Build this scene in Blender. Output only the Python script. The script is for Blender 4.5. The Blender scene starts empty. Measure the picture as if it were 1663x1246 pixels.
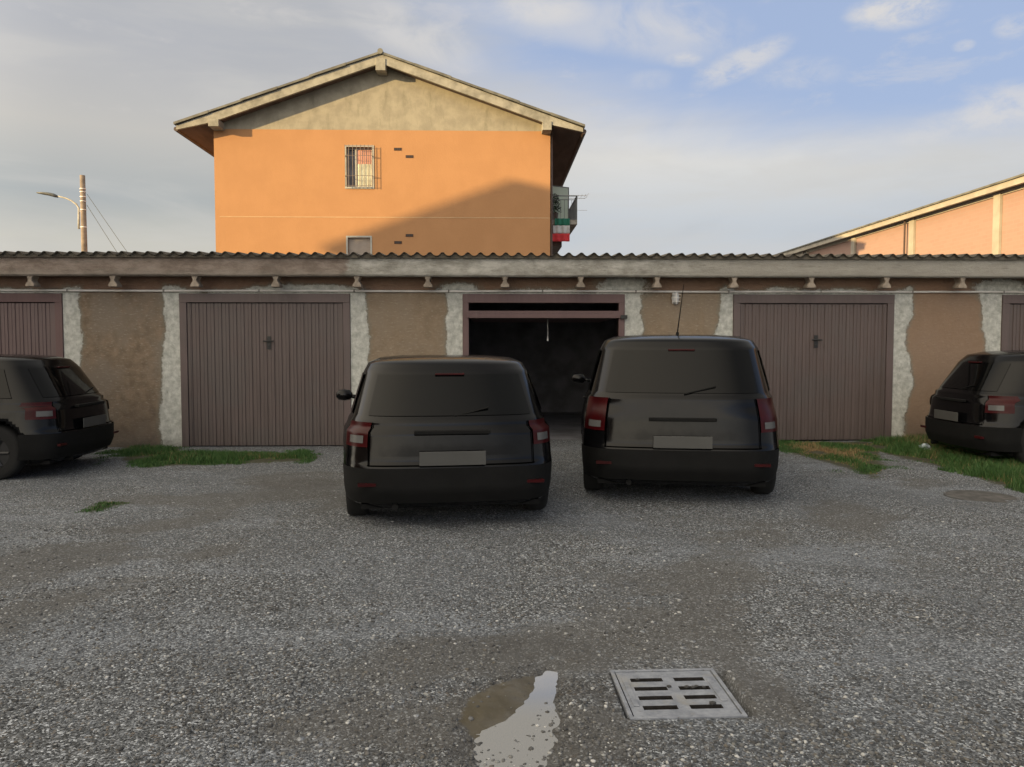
import bpy, bmesh, math, random
import numpy as np
from mathutils import Vector, Matrix, noise
random.seed(7)
RNG = np.random.default_rng(7)
S = bpy.context.scene
COL = S.collection
R = math.radians
PI = math.pi

# ------------------------------------------------------------------ camera
F = 1240.0
CAM = Vector((0, -11.07, 1.45))
PITCH, YAW = R(-2.8), R(1.4)
cd = bpy.data.cameras.new('camera')
cd.sensor_width = 36; cd.lens = F / 1663 * 36; cd.clip_end = 2000; cd.clip_start = 0.05
cam = bpy.data.objects.new('camera', cd)
cam.location = CAM; cam.rotation_euler = (R(90) + PITCH, 0, -YAW)
COL.objects.link(cam); S.camera = cam
S.render.resolution_x = 1024; S.render.resolution_y = 767

def ray(px, py):
    v = Vector(((px - 831.5) / F, 1.0, (623 - py) / F))
    c, s = math.cos(PITCH), math.sin(PITCH)
    v = Vector((v.x, v.y * c - v.z * s, v.y * s + v.z * c))
    c, s = math.cos(-YAW), math.sin(-YAW)
    return Vector((v.x * c - v.y * s, v.x * s + v.y * c, v.z))
def P(px, py, Y):                       # point of the plane y = Y seen at that pixel
    d = ray(px, py); t = (Y - CAM.y) / d.y
    return CAM + d * t
def PX(px, py, X):
    d = ray(px, py); return CAM + d * (X / d.x)
def G(px, py, z=0.0):                   # point on the ground
    d = ray(px, py); return CAM + d * ((z - CAM.z) / d.z)

# ------------------------------------------------------------------ sun and sky
AZ, EL = R(60), R(10.5)                 # sun to the left behind the camera
to_sun = Vector((-math.sin(AZ) * math.cos(EL), -math.cos(AZ) * math.cos(EL), math.sin(EL)))
ld = bpy.data.lights.new('sun', 'SUN'); ld.energy = 5.0; ld.angle = R(0.55); ld.color = (1.0, .70, .32)
sun = bpy.data.objects.new('sun', ld); COL.objects.link(sun)
sun.rotation_euler = to_sun.to_track_quat('Z', 'Y').to_euler()

W = bpy.data.worlds.new('World'); S.world = W; W.use_nodes = True
nt = W.node_tree; nt.nodes.clear()
class NT:
    """small node-building helper"""
    def __init__(s, tree): s.t = tree
    def n(s, typ, **kw):
        nd = s.t.nodes.new(typ)
        for k, v in kw.items():
            if k.startswith('i_'):
                key = k[2:]
                nd.inputs[int(key) if key.isdigit() else key.replace('_', ' ')].default_value = v
            else: setattr(nd, k, v)
        return nd
    def l(s, a, b): s.t.links.new(a, b)
    def put(s, sock, v):
        if hasattr(v, 'is_output') or isinstance(v, bpy.types.NodeSocket): s.l(v, sock)
        else: sock.default_value = v
    def math(s, op, a, b=0.0, c=0.0, clamp=False):
        nd = s.n('ShaderNodeMath', operation=op, use_clamp=clamp)
        s.put(nd.inputs[0], a); s.put(nd.inputs[1], b); s.put(nd.inputs[2], c)
        return nd.outputs[0]
    def step(s, v, lo, hi, a=0.0, b=1.0):
        nd = s.n('ShaderNodeMapRange', interpolation_type='SMOOTHSTEP')
        s.put(nd.inputs[0], v); nd.inputs[1].default_value = lo; nd.inputs[2].default_value = hi
        nd.inputs[3].default_value = a; nd.inputs[4].default_value = b
        return nd.outputs[0]
    def mix(s, f, a, b, mode='MIX'):
        nd = s.n('ShaderNodeMix', data_type='RGBA', blend_type=mode)
        s.put(nd.inputs[0], f)
        for sk, v in ((nd.inputs[6], a), (nd.inputs[7], b)):
            if isinstance(v, (tuple, list)): sk.default_value = tuple(v[:3]) + (1,)
            else: s.l(v, sk)
        return nd.outputs[2]
    def noise(s, vec, scale, detail=4, rough=.55, dist=0.0, col=False):
        nd = s.n('ShaderNodeTexNoise'); nd.inputs['Scale'].default_value = scale
        nd.inputs['Detail'].default_value = detail; nd.inputs['Roughness'].default_value = rough
        nd.inputs['Distortion'].default_value = dist
        if vec is not None: s.l(vec, nd.inputs['Vector'])
        return nd.outputs['Color' if col else 'Fac']
    def vor(s, vec, scale, out='Distance', feature='F1', rnd=1.0):
        nd = s.n('ShaderNodeTexVoronoi', feature=feature); nd.inputs['Scale'].default_value = scale
        nd.inputs['Randomness'].default_value = rnd
        if vec is not None: s.l(vec, nd.inputs['Vector'])
        return nd.outputs[out]
    def mapping(s, vec, scale=(1, 1, 1), rot=(0, 0, 0), loc=(0, 0, 0)):
        nd = s.n('ShaderNodeMapping'); s.l(vec, nd.inputs[0])
        nd.inputs['Location'].default_value = loc
        nd.inputs['Rotation'].default_value = rot; nd.inputs['Scale'].default_value = scale
        return nd.outputs[0]
    def ramp(s, f, stops):
        nd = s.n('ShaderNodeValToRGB'); s.put(nd.inputs[0], f)
        e = nd.color_ramp.elements
        while len(e) < len(stops): e.new(.5)
        for el, (p, c) in zip(e, stops):
            el.position = p; el.color = (tuple(c) + (1,)) if isinstance(c, (tuple, list)) else (c, c, c, 1)
        return nd.outputs[0]
k = NT(nt)
SKY = 0.12; EXPO = 0.65
tc = k.n('ShaderNodeTexCoord'); D = tc.outputs['Generated']
sep = k.n('ShaderNodeSeparateXYZ'); k.l(D, sep.inputs[0]); dx, dy, dz = sep.outputs
sky = k.n('ShaderNodeTexSky', sky_type='NISHITA', sun_disc=False)
sky.sun_elevation = EL; sky.sun_rotation = math.atan2(to_sun.x, to_sun.y)
sky.air_density = 1.0; sky.dust_density = 1.5; sky.ozone_density = 1.5
hs = k.n('ShaderNodeHueSaturation'); hs.inputs['Saturation'].default_value = .85; hs.inputs['Value'].default_value = 1.0
k.l(sky.outputs[0], hs.inputs['Color'])
def C(*rgb):                            # sRGB 0-255 -> radiance under the background strength
    return tuple((((c / 255 + .055) / 1.055) ** 2.4 if c > 10 else c / 255 / 12.92) / SKY / 2 ** EXPO for c in rgb)
blue = k.mix(.85, hs.outputs[0], C(166, 184, 219))
st = k.mapping(D, scale=(1.6, 1.6, 6))
n1 = k.noise(st, 1.6, 6, .55, .3)
n2 = k.noise(k.mapping(D, scale=(1.2, 1.2, 7), rot=(0, .22, 0)), 2.6, 7, .6, .5)
n3 = k.noise(k.mapping(D, scale=(3, 3, 9), rot=(0, -.35, 0), loc=(2.3, 0, 1)), 3.4, 8, .62, .25)
nw = k.math('SUBTRACT', n1, .5)
# overcast sheet: lower sky and left; clear upper right
right = k.step(k.math('ADD', dx, k.math('MULTIPLY', nw, .35)), -.22, .08)
zz = k.math('ADD', k.math('ADD', dz, k.math('MULTIPLY', dx, .16)), k.math('MULTIPLY', nw, .16))
high = k.step(zz, .26, .37)
clear = k.math('MULTIPLY', right, high)
base = k.ramp(k.step(dz, 0.0, .42), [(0, C(204, 202, 196)), (.2, C(202, 200, 191)), (.36, C(176, 181, 182)), (.62, C(196, 194, 190)), (.92, C(182, 184, 190))])
baser = k.ramp(k.step(dz, 0.0, .42), [(0, C(206, 209, 213)), (.26, C(196, 203, 211)), (.58, C(221, 220, 217)), (.8, C(212, 213, 217)), (1, C(196, 203, 219))])
cov = k.mix(k.step(dx, -.25, .2), base, baser)
cov = k.mix(k.math('MULTIPLY', k.step(n2, .40, .68), .45), cov, C(206, 204, 200))
cov = k.mix(k.math('MULTIPLY', k.step(n1, .50, .32), .15), cov, C(166, 172, 180))
skyc = k.mix(clear, cov, blue)
wisp = k.math('MULTIPLY', k.step(n3, .53, .72), .8)
wmask = k.math('MULTIPLY', k.math('MULTIPLY', wisp, .35), k.step(dz, .20, .30))
skyc = k.mix(wmask, skyc, C(222, 217, 212))
def puff(px, py, rx, ry, rot=0.0):
    d0 = ray(px, py).normalized(); ex = Vector((0, 0, 1)).cross(d0).normalized() * -1; ey = ex.cross(d0)
    a_ = ex * math.cos(rot) + ey * math.sin(rot); b_ = -ex * math.sin(rot) + ey * math.cos(rot)
    out = None
    for ax, rr in ((a_, rx / F), (b_, ry / F)):
        dn = k.n('ShaderNodeVectorMath', operation='DOT_PRODUCT'); k.l(D, dn.inputs[0]); dn.inputs[1].default_value = ax
        q_ = k.math('DIVIDE', k.math('SUBTRACT', dn.outputs['Value'], ax.dot(d0)), rr); q_ = k.math('MULTIPLY', q_, q_)
        out = q_ if out is None else k.math('ADD', out, q_)
    return k.step(out, 1.6, 0.0)
n4 = k.noise(k.mapping(D, scale=(1, 1, 1.8)), 26, 7, .66, .3)
n5 = k.noise(k.mapping(D, scale=(2.2, 2.2, 3)), 5, 7, .6, .6)
for (x_, y_, rx_, ry_, ro_, st_, nz_) in ((670, 55, 110, 34, -.35, .7, n5), (960, 40, 230, 34, -.22, .6, n5), (880, 8, 70, 26, -.1, .8, n5), (1090, 22, 110, 30, -.3, .55, n5), (1205, 102, 70, 20, .35, .8, n4), (1455, 18, 58, 22, -.1, 1.0, n4), (1425, 20, 40, 9, 0, .6, n4), (1640, 172, 55, 30, 0, .75, n4), (1650, 42, 24, 14, 0, .7, n4), (1565, 74, 13, 7, 0, .7, n4), (1110, 97, 26, 10, 0, .7, n4), (1055, 130, 40, 14, 0, .35, n5), (1540, 205, 70, 20, .1, .45, n4), (1300, 120, 60, 22, 0, .35, n4)):
    pm = k.math('MULTIPLY', puff(x_, y_, rx_, ry_, ro_), k.step(nz_, .28, .66)); skyc = k.mix(k.math('MULTIPLY', pm, st_ * .8), skyc, C(224, 220, 215))
skyc = k.mix(k.math('MULTIPLY', k.step(dz, .395, .45), .92), skyc, C(190, 187, 180))
# the western half of the sky, towards the low sun, is brighter
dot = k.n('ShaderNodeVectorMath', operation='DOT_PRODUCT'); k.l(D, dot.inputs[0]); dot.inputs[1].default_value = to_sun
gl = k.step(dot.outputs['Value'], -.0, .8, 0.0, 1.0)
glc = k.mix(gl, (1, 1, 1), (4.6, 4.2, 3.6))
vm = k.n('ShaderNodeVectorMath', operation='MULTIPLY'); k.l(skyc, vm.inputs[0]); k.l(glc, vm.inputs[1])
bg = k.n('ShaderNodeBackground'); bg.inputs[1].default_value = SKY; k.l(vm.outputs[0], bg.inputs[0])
wo = k.n('ShaderNodeOutputWorld'); k.l(bg.outputs[0], wo.inputs[0])

S.view_settings.view_transform = 'Standard'; S.view_settings.look = 'None'
S.view_settings.exposure = EXPO; S.view_settings.gamma = 1.0
S.view_settings.use_curve_mapping = False

# ------------------------------------------------------------------ object helpers
def tag(o, label=None, cat=None, group=None, kind=None):
    if label: o['label'] = label
    if cat: o['category'] = cat
    if group: o['group'] = group
    if kind: o['kind'] = kind
    return o
def empty(name, loc, label, cat, group=None, rz=0):
    o = bpy.data.objects.new(name, None); COL.objects.link(o)
    o.location = loc; o.rotation_euler = (0, 0, rz); o.empty_display_size = .2
    return tag(o, label, cat, group)
class MB:
    def __init__(s): s.v = []; s.f = []
    def add(s, vs, fs):
        b = len(s.v); s.v += [tuple(v) for v in vs]; s.f += [tuple(b + i for i in f) for f in fs]; return s
    def box(s, x0, x1, y0, y1, z0, z1):
        return s.add([(x0, y0, z0), (x1, y0, z0), (x1, y1, z0), (x0, y1, z0), (x0, y0, z1), (x1, y0, z1), (x1, y1, z1), (x0, y1, z1)],
                     [(0, 3, 2, 1), (4, 5, 6, 7), (0, 1, 5, 4), (1, 2, 6, 5), (2, 3, 7, 6), (3, 0, 4, 7)])
    def tube(s, pts, r, n=8, caps=True):
        pts = [Vector(p) for p in pts]; rs = r if isinstance(r, (list, tuple)) else [r] * len(pts)
        vs = []; fs = []; up = None
        for i, p in enumerate(pts):
            d = (pts[min(i + 1, len(pts) - 1)] - pts[max(i - 1, 0)]).normalized()
            if up is None: up = Vector((0, 0, 1)) if abs(d.z) < .9 else Vector((1, 0, 0))
            a = d.cross(up).normalized(); b = a.cross(d).normalized(); up = b
            for j in range(n):
                t = 2 * PI * j / n; vs.append(p + (a * math.cos(t) + b * math.sin(t)) * rs[i])
        for i in range(len(pts) - 1):
            for j in range(n):
                fs.append((i * n + j, i * n + (j + 1) % n, (i + 1) * n + (j + 1) % n, (i + 1) * n + j))
        if caps: fs += [tuple(range(n))[::-1], tuple((len(pts) - 1) * n + j for j in range(n))]
        return s.add(vs, fs)
    def prism(s, poly, axis, a, b):     # polygon in the other two axes, extruded along axis
        def mk(p, t): return {'x': (t, p[0], p[1]), 'y': (p[0], t, p[1]), 'z': (p[0], p[1], t)}[axis]
        n = len(poly); vs = [mk(p, a) for p in poly] + [mk(p, b) for p in poly]
        return s.add(vs, [tuple(range(n)), tuple(range(n, 2 * n))[::-1]] + [(i, i + n, (i + 1) % n + n, (i + 1) % n) for i in range(n)])
    def build(s, name, mat, parent=None, bevel=0, smooth=False, recalc=True, seg=2):
        me = bpy.data.meshes.new(name); me.from_pydata(s.v, [], s.f)
        if recalc:
            bm = bmesh.new(); bm.from_mesh(me); bmesh.ops.recalc_face_normals(bm, faces=bm.faces); bm.to_mesh(me); bm.free()
        if mat: me.materials.append(mat)
        if smooth: me.shade_smooth()
        o = bpy.data.objects.new(name, me); COL.objects.link(o)
        if parent: o.parent = parent
        if bevel:
            m = o.modifiers.new('bevel', 'BEVEL'); m.width = bevel; m.segments = seg; m.limit_method = 'ANGLE'; m.angle_limit = R(40)
        return o
def npmesh(name, V, Fc, mat, parent=None, smooth=False):
    me = bpy.data.meshes.new(name); n = Fc.shape[1]
    me.vertices.add(len(V)); me.vertices.foreach_set('co', V.astype(np.float32).ravel())
    me.loops.add(Fc.size); me.loops.foreach_set('vertex_index', Fc.astype(np.int32).ravel())
    me.polygons.add(len(Fc)); me.polygons.foreach_set('loop_start', np.arange(0, Fc.size, n, dtype=np.int32))
    me.update(calc_edges=True); me.validate()
    if mat: me.materials.append(mat)
    if smooth: me.shade_smooth()
    o = bpy.data.objects.new(name, me); COL.objects.link(o)
    if parent: o.parent = parent
    return o
def copy_tree(o, parent=None):
    c = o.copy(); COL.objects.link(c); c.parent = parent
    for ch in list(o.children): copy_tree(ch, c)
    return c

# ------------------------------------------------------------------ materials
def newmat(name):
    m = bpy.data.materials.new(name); m.use_nodes = True; m.node_tree.nodes.clear()
    q = NT(m.node_tree); b = q.n('ShaderNodeBsdfPrincipled'); o = q.n('ShaderNodeOutputMaterial')
    q.l(b.outputs[0], o.inputs[0]); c = q.n('ShaderNodeTexCoord').outputs['Object']
    return m, q, b, c
def bump(q, b, h, strength=.3, dist=.01):
    n = q.n('ShaderNodeBump'); n.inputs['Strength'].default_value = strength; n.inputs['Distance'].default_value = dist
    q.l(h, n.inputs['Height']); q.l(n.outputs[0], b.inputs['Normal'])
def simple(name, col, rough=.6, var=.25, scale=6, metal=0, bmp=0, bscale=60, spec=.5, col2=None, stretch=(1, 1, 1)):
    m, q, b, c = newmat(name)
    c = q.mapping(c, scale=stretch)
    n = q.noise(c, scale, 6, .6)
    lo = tuple(x * (1 - var) for x in col); hi = col2 or tuple(min(1, x * (1 + var)) for x in col)
    q.l(q.mix(q.step(n, .3, .7), lo, hi), b.inputs['Base Color'])
    b.inputs['Roughness'].default_value = rough; b.inputs['Metallic'].default_value = metal
    b.inputs['Specular IOR Level'].default_value = spec
    if bmp: bump(q, b, q.noise(c, bscale, 4, .6), bmp)
    return m
# garage front plaster: ochre-brown skim with pale repair plaster round the doors
def wall_material():
    m, q, b, c = newmat('garage_plaster')
    at = q.n('ShaderNodeAttribute', attribute_name='patch').outputs['Fac']
    sx = q.n('ShaderNodeSeparateXYZ'); q.l(c, sx.inputs[0]); X, _, Z = sx.outputs
    big = q.noise(c, 1.3, 5, .6); med = q.noise(c, 7, 6, .65); fine = q.noise(c, 55, 4, .7)
    och = q.mix(q.step(med, .35, .65), (.165, .122, .082), (.255, .190, .132))
    och = q.mix(q.step(big, .42, .62), och, (.215, .175, .135))
    scuff = q.noise(q.mapping(c, scale=(1, 1, 3.5)), 14, 7, .7)
    och = q.mix(q.math('MULTIPLY', q.step(q.math('ADD', X, big), -3.2, -2.2), .40), och, (.34, .26, .175))
    och = q.mix(q.math('MULTIPLY', q.step(scuff, .54, .66), .55), och, (.42, .37, .30))
    och = q.mix(q.math('MULTIPLY', q.step(scuff, .42, .32), .35), och, (.10, .08, .06))
    # upper band above the conduit is redder, right half of the wall more orange
    och = q.mix(q.math('MULTIPLY', q.step(Z, 2.22, 2.28), .55), och, (.24, .125, .085))
    och = q.mix(q.math('MULTIPLY', q.step(X, 4.5, 6.5), .5), och, (.31, .19, .125))
    # damp, greyer foot of the wall
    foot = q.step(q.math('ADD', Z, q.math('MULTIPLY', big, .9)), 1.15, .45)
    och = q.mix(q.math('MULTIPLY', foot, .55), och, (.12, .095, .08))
    pale = q.mix(q.step(q.noise(c, 11, 7, .7), .3, .7), (.36, .365, .33), (.66, .66, .61))
    pale = q.mix(q.step(q.noise(q.mapping(c, scale=(3, 3, .8)), 9, 6, .7), .55, .75), pale, (.27, .28, .24))
    d = q.math('ADD', at, q.math('MULTIPLY', q.math('SUBTRACT', q.noise(c, 9, 8, .8), .5), .20))
    msk = q.step(d, -.012, .018)
    edge = q.math('MULTIPLY', q.math('SUBTRACT', q.step(d, -.06, 0), msk), .5)
    colr = q.mix(edge, och, (.20, .20, .16))
    colr = q.mix(msk, colr, pale)
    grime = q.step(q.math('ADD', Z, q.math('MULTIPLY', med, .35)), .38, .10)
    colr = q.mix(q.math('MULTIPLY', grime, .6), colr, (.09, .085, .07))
    q.l(colr, b.inputs['Base Color']); b.inputs['Roughness'].default_value = .92
    h = q.math('ADD', q.math('MULTIPLY', fine, .6), q.math('ADD', q.math('MULTIPLY', msk, .7), q.math('MULTIPLY', q.noise(c, 18, 6, .65), 1.3)))
    bump(q, b, h, .75, .014)
    return m
M_WALL = wall_material()
def concrete_beam():
    m, q, b, c = newmat('gutter_concrete')
    sx = q.n('ShaderNodeSeparateXYZ'); q.l(c, sx.inputs[0]); X, _, Z = sx.outputs
    n = q.noise(q.mapping(c, scale=(1, 1, 2.2)), 3.2, 8, .68); n2 = q.noise(q.mapping(c, scale=(.6, 1, 4)), 6, 7, .7); fine = q.noise(c, 40, 5, .7)
    left = q.mix(q.step(n, .35, .65), (.20, .155, .125), (.34, .28, .235))
    right = q.mix(q.step(n, .33, .66), (.29, .275, .235), (.56, .54, .49))
    sel = q.step(q.math('ADD', X, q.math('MULTIPLY', q.math('SUBTRACT', n2, .5), .3)), -2.06, -1.99)
    far = q.step(q.math('ADD', X, q.math('MULTIPLY', q.math('SUBTRACT', n, .5), 3)), 2.2, 3.6)
    colr = q.mix(sel, left, q.mix(q.math('MULTIPLY', far, .75), right, (.36, .335, .29)))
    colr = q.mix(q.math('MULTIPLY', q.step(n2, .55, .7), .6), colr, (.18, .17, .14))
    low = q.step(q.math('ADD', Z, q.math('MULTIPLY', n2, .16)), 2.62, 2.50)
    colr = q.mix(q.math('MULTIPLY', low, .45), colr, (.20, .185, .16))
    q.l(colr, b.inputs['Base Color']); b.inputs['Roughness'].default_value = .95
    bump(q, b, q.math('ADD', fine, q.math('MULTIPLY', n2, 1.5)), .6, .012)
    return m
M_BEAM = concrete_beam()
M_BEAM2 = simple('rafter_concrete', (.30, .25, .20), .95, .3, 8, bmp=.4)
M_CONC = simple('grey_concrete', (.27, .255, .225), .95, .35, 5, bmp=.4)
M_SHEET = simple('fibre_cement', (.135, .118, .092), .95, .4, 9, bmp=.5, bscale=40)
def door_mat(name, col, col2):
    m, q, b, c = newmat(name)
    sx = q.n('ShaderNodeSeparateXYZ'); q.l(c, sx.inputs[0]); Z = sx.outputs[2]
    st = q.noise(q.mapping(c, scale=(9, 9, .35)), 3, 6, .65); big = q.noise(c, 1.4, 4, .6)
    cc = q.mix(q.step(st, .3, .7), tuple(x * .78 for x in col), col)
    cc = q.mix(q.math('MULTIPLY', q.step(big, .4, .65), .6), cc, col2)
    dirt = q.step(q.math('ADD', Z, q.math('MULTIPLY', st, .5)), .75, .15)
    cc = q.mix(q.math('MULTIPLY', dirt, .4), cc, (.05, .042, .038))
    run = q.noise(q.mapping(c, scale=(14, 1, .5)), 1.6, 7, .72)
    cc = q.mix(q.math('MULTIPLY', q.step(run, .56, .70), .35), cc, (.20, .165, .15))
    cc = q.mix(q.math('MULTIPLY', q.step(q.noise(c, 7, 8, .75), .64, .72), .5), cc, (.075, .045, .032))
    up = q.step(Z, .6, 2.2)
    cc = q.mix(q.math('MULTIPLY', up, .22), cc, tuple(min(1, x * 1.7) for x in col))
    q.l(cc, b.inputs['Base Color']); b.inputs['Roughness'].default_value = .55
    b.inputs['Specular IOR Level'].default_value = .35
    bump(q, b, q.math('ADD', q.math('MULTIPLY', q.noise(c, 30, 3), .15), q.noise(c, 3.2, 2)), .35, .02)
    return m
M_DOOR = door_mat('brown_sheet_steel', (.125, .096, .090), (.105, .092, .088))
M_DOORR = door_mat('reddish_sheet_steel', (.150, .108, .105), (.132, .102, .10))
M_FRAME = door_mat('brown_frame_paint', (.125, .098, .093), (.14, .10, .098))
M_FRAMER = door_mat('plum_frame_paint', (.125, .078, .078), (.15, .095, .09))
M_DARKIN = simple('dark_grey_plaster', (.17, .17, .19), .95, .3, 2)  # one dark grey tone for garage lining, partitions, floor and window opening
M_BLACKMET = simple('black_metal', (.02, .02, .02), .5, .2, 10)
M_PIPE = simple('grey_conduit', (.72, .69, .65), .5, .15, 3)
M_GLASSLAMP = simple('frosted_lamp_glass', (.62, .63, .63), .3, .1, 10)

# ------------------------------------------------------------------ ground
def fbm(x, y, s, o=4): return noise.fractal(Vector((x * s, y * s, 3.7)), 1.0, 2.0, o)
PUD = [(914, 1078), (890, 1080), (872, 1090), (868, 1104), (858, 1124), (840, 1140), (828, 1156), (806, 1166), (776, 1176), (780, 1194), (770, 1215), (782, 1235), (790, 1290),
       (890, 1290), (892, 1225), (900, 1195), (896, 1175), (912, 1160), (902, 1148), (902, 1130), (910, 1105), (918, 1090)]
PUDW = np.array([tuple(G(x, y).xy) for x, y in PUD])
BROWNP = [(868, 1088), (840, 1098), (800, 1112), (765, 1130), (745, 1165), (770, 1190), (840, 1190), (880, 1140), (890, 1100)]  # brown half of the puddle: muddy ground colour painted for a dark reflection
BROWNW = np.array([tuple(G(x, y).xy) for x, y in BROWNP])
def sdist(px, py, poly):                # signed distance (inside > 0), vectorised
    n = len(poly); d = np.full(px.shape, 1e9); ins = np.zeros(px.shape, bool)
    for i in range(n):
        ax, ay = poly[i]; bx, by = poly[(i + 1) % n]; ex, ey = bx - ax, by - ay
        t = np.clip(((px - ax) * ex + (py - ay) * ey) / (ex * ex + ey * ey), 0, 1)
        d = np.minimum(d, np.hypot(px - ax - t * ex, py - ay - t * ey))
        c = ((ay > py) != (by > py)) & (px < ex * (py - ay) / (ey if ey else 1e-9) + ax); ins ^= c
    return np.where(ins, d, -d)
GR = [G(990, 1086), G(1160, 1083), G(1212, 1161), G(1024, 1166)]
GRC = sum((g for g in GR), Vector()) / 4
def gpoly(pts): return np.array([tuple(G(x, y, .0).xy) for x, y in pts])
GRASS_L = gpoly([(196, 726), (200, 748), (240, 760), (330, 756), (420, 752), (500, 748), (520, 742), (500, 736), (400, 734), (296, 733), (288, 722), (210, 720)])
GRASS_R1 = gpoly([(1240, 728), (1340, 755), (1400, 771), (1420, 778), (1432, 770), (1436, 760), (1425, 750), (1440, 728), (1400, 724), (1250, 722)])
GRASS_R2 = gpoly([(1398, 716), (1440, 742), (1500, 753), (1560, 771), (1620, 790), (1700, 812), (1900, 830), (1900, 712), (1420, 704)])
GRASS_S = gpoly([(138, 829), (150, 833), (180, 826), (212, 818), (190, 815), (158, 818)])
def hill(xs, ys):
    nz = np.array([fbm(a, b, .55, 4) * .030 + fbm(a + 9, b, 2.6, 3) * .010 for a, b in zip(xs, ys)])
    w = np.clip((ys + 6) / 6, 0, 1) * np.clip((xs + 2) / 7, 0, 1.3)
    z = nz * np.clip(-ys / 2.0, .15, 1) + .055 * w
    # the drain and the puddle lie in a shallow dip
    dp = sdist(xs, ys, PUDW)
    z += -.0 + np.where(dp > -.9, -(.022) * np.clip((dp + .9) / .9, 0, 1) ** 2, 0)
    near = dp > -.45
    if near.any():
        i_ = np.where(near)[0]; d_ = dp[i_]
        rag = np.array([.35 * fbm(a, b, 9, 3) + .25 * fbm(a + 4, b, 26, 3) for a, b in zip(xs[i_], ys[i_])])
        shore = -.0285 - np.clip(d_ * .22, -.022, .012) + .013 * rag
        t_ = np.clip((d_ + .45) / .33, 0, 1); t_ = t_ * t_ * (3 - 2 * t_)
        z[i_] = np.maximum(z[i_], -.02) * (1 - t_) + shore * t_
    gd = np.maximum(abs(xs - GRC.x) - .27, abs(ys - GRC.y) - .24)
    z = np.where(gd < .25, z * np.clip(gd / .25, 0, 1) + (-.012) * (1 - np.clip(gd / .25, 0, 1)), z)
    z = np.where(gd < -.03, -.22, z)
    return z
def lines(a, b, s, far):
    core = np.arange(a, b + s / 2, s); ext = [1, 3, 8, 20, 50, 120, 300, 600]
    return np.concatenate([[a - e for e in ext[::-1]], core, [b + e for e in ext]])
gx = lines(-9.5, 10.5, .05, 0)
gx = np.unique(np.round(np.concatenate([gx[(gx < -.62) | (gx > .62)], np.arange(-.60, .615, .013)]), 5))
gy = np.concatenate([[-600, -200, -80, -35, -20, -14, -11], np.arange(-9.4, -8.95, .022), np.arange(-8.94, -7.3, .013), np.arange(-7.28, -6.2, .022), np.arange(-6.2, .35, .05), [1, 2, 4, 6, 9, 14, 30, 60, 150, 400, 900]])
XX, YY = np.meshgrid(gx, gy); xf, yf = XX.ravel(), YY.ravel()
zf = hill(xf, yf)
zf = np.where((yf < -9.6) | (abs(xf - .5) > 11) | (yf > .4), 0 * zf, zf)
nx, ny = len(gx), len(gy)
I = (np.arange(ny - 1)[:, None] * nx + np.arange(nx - 1)[None]).ravel()
FQ = np.stack([I, I + 1, I + nx + 1, I + nx], 1)
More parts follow.
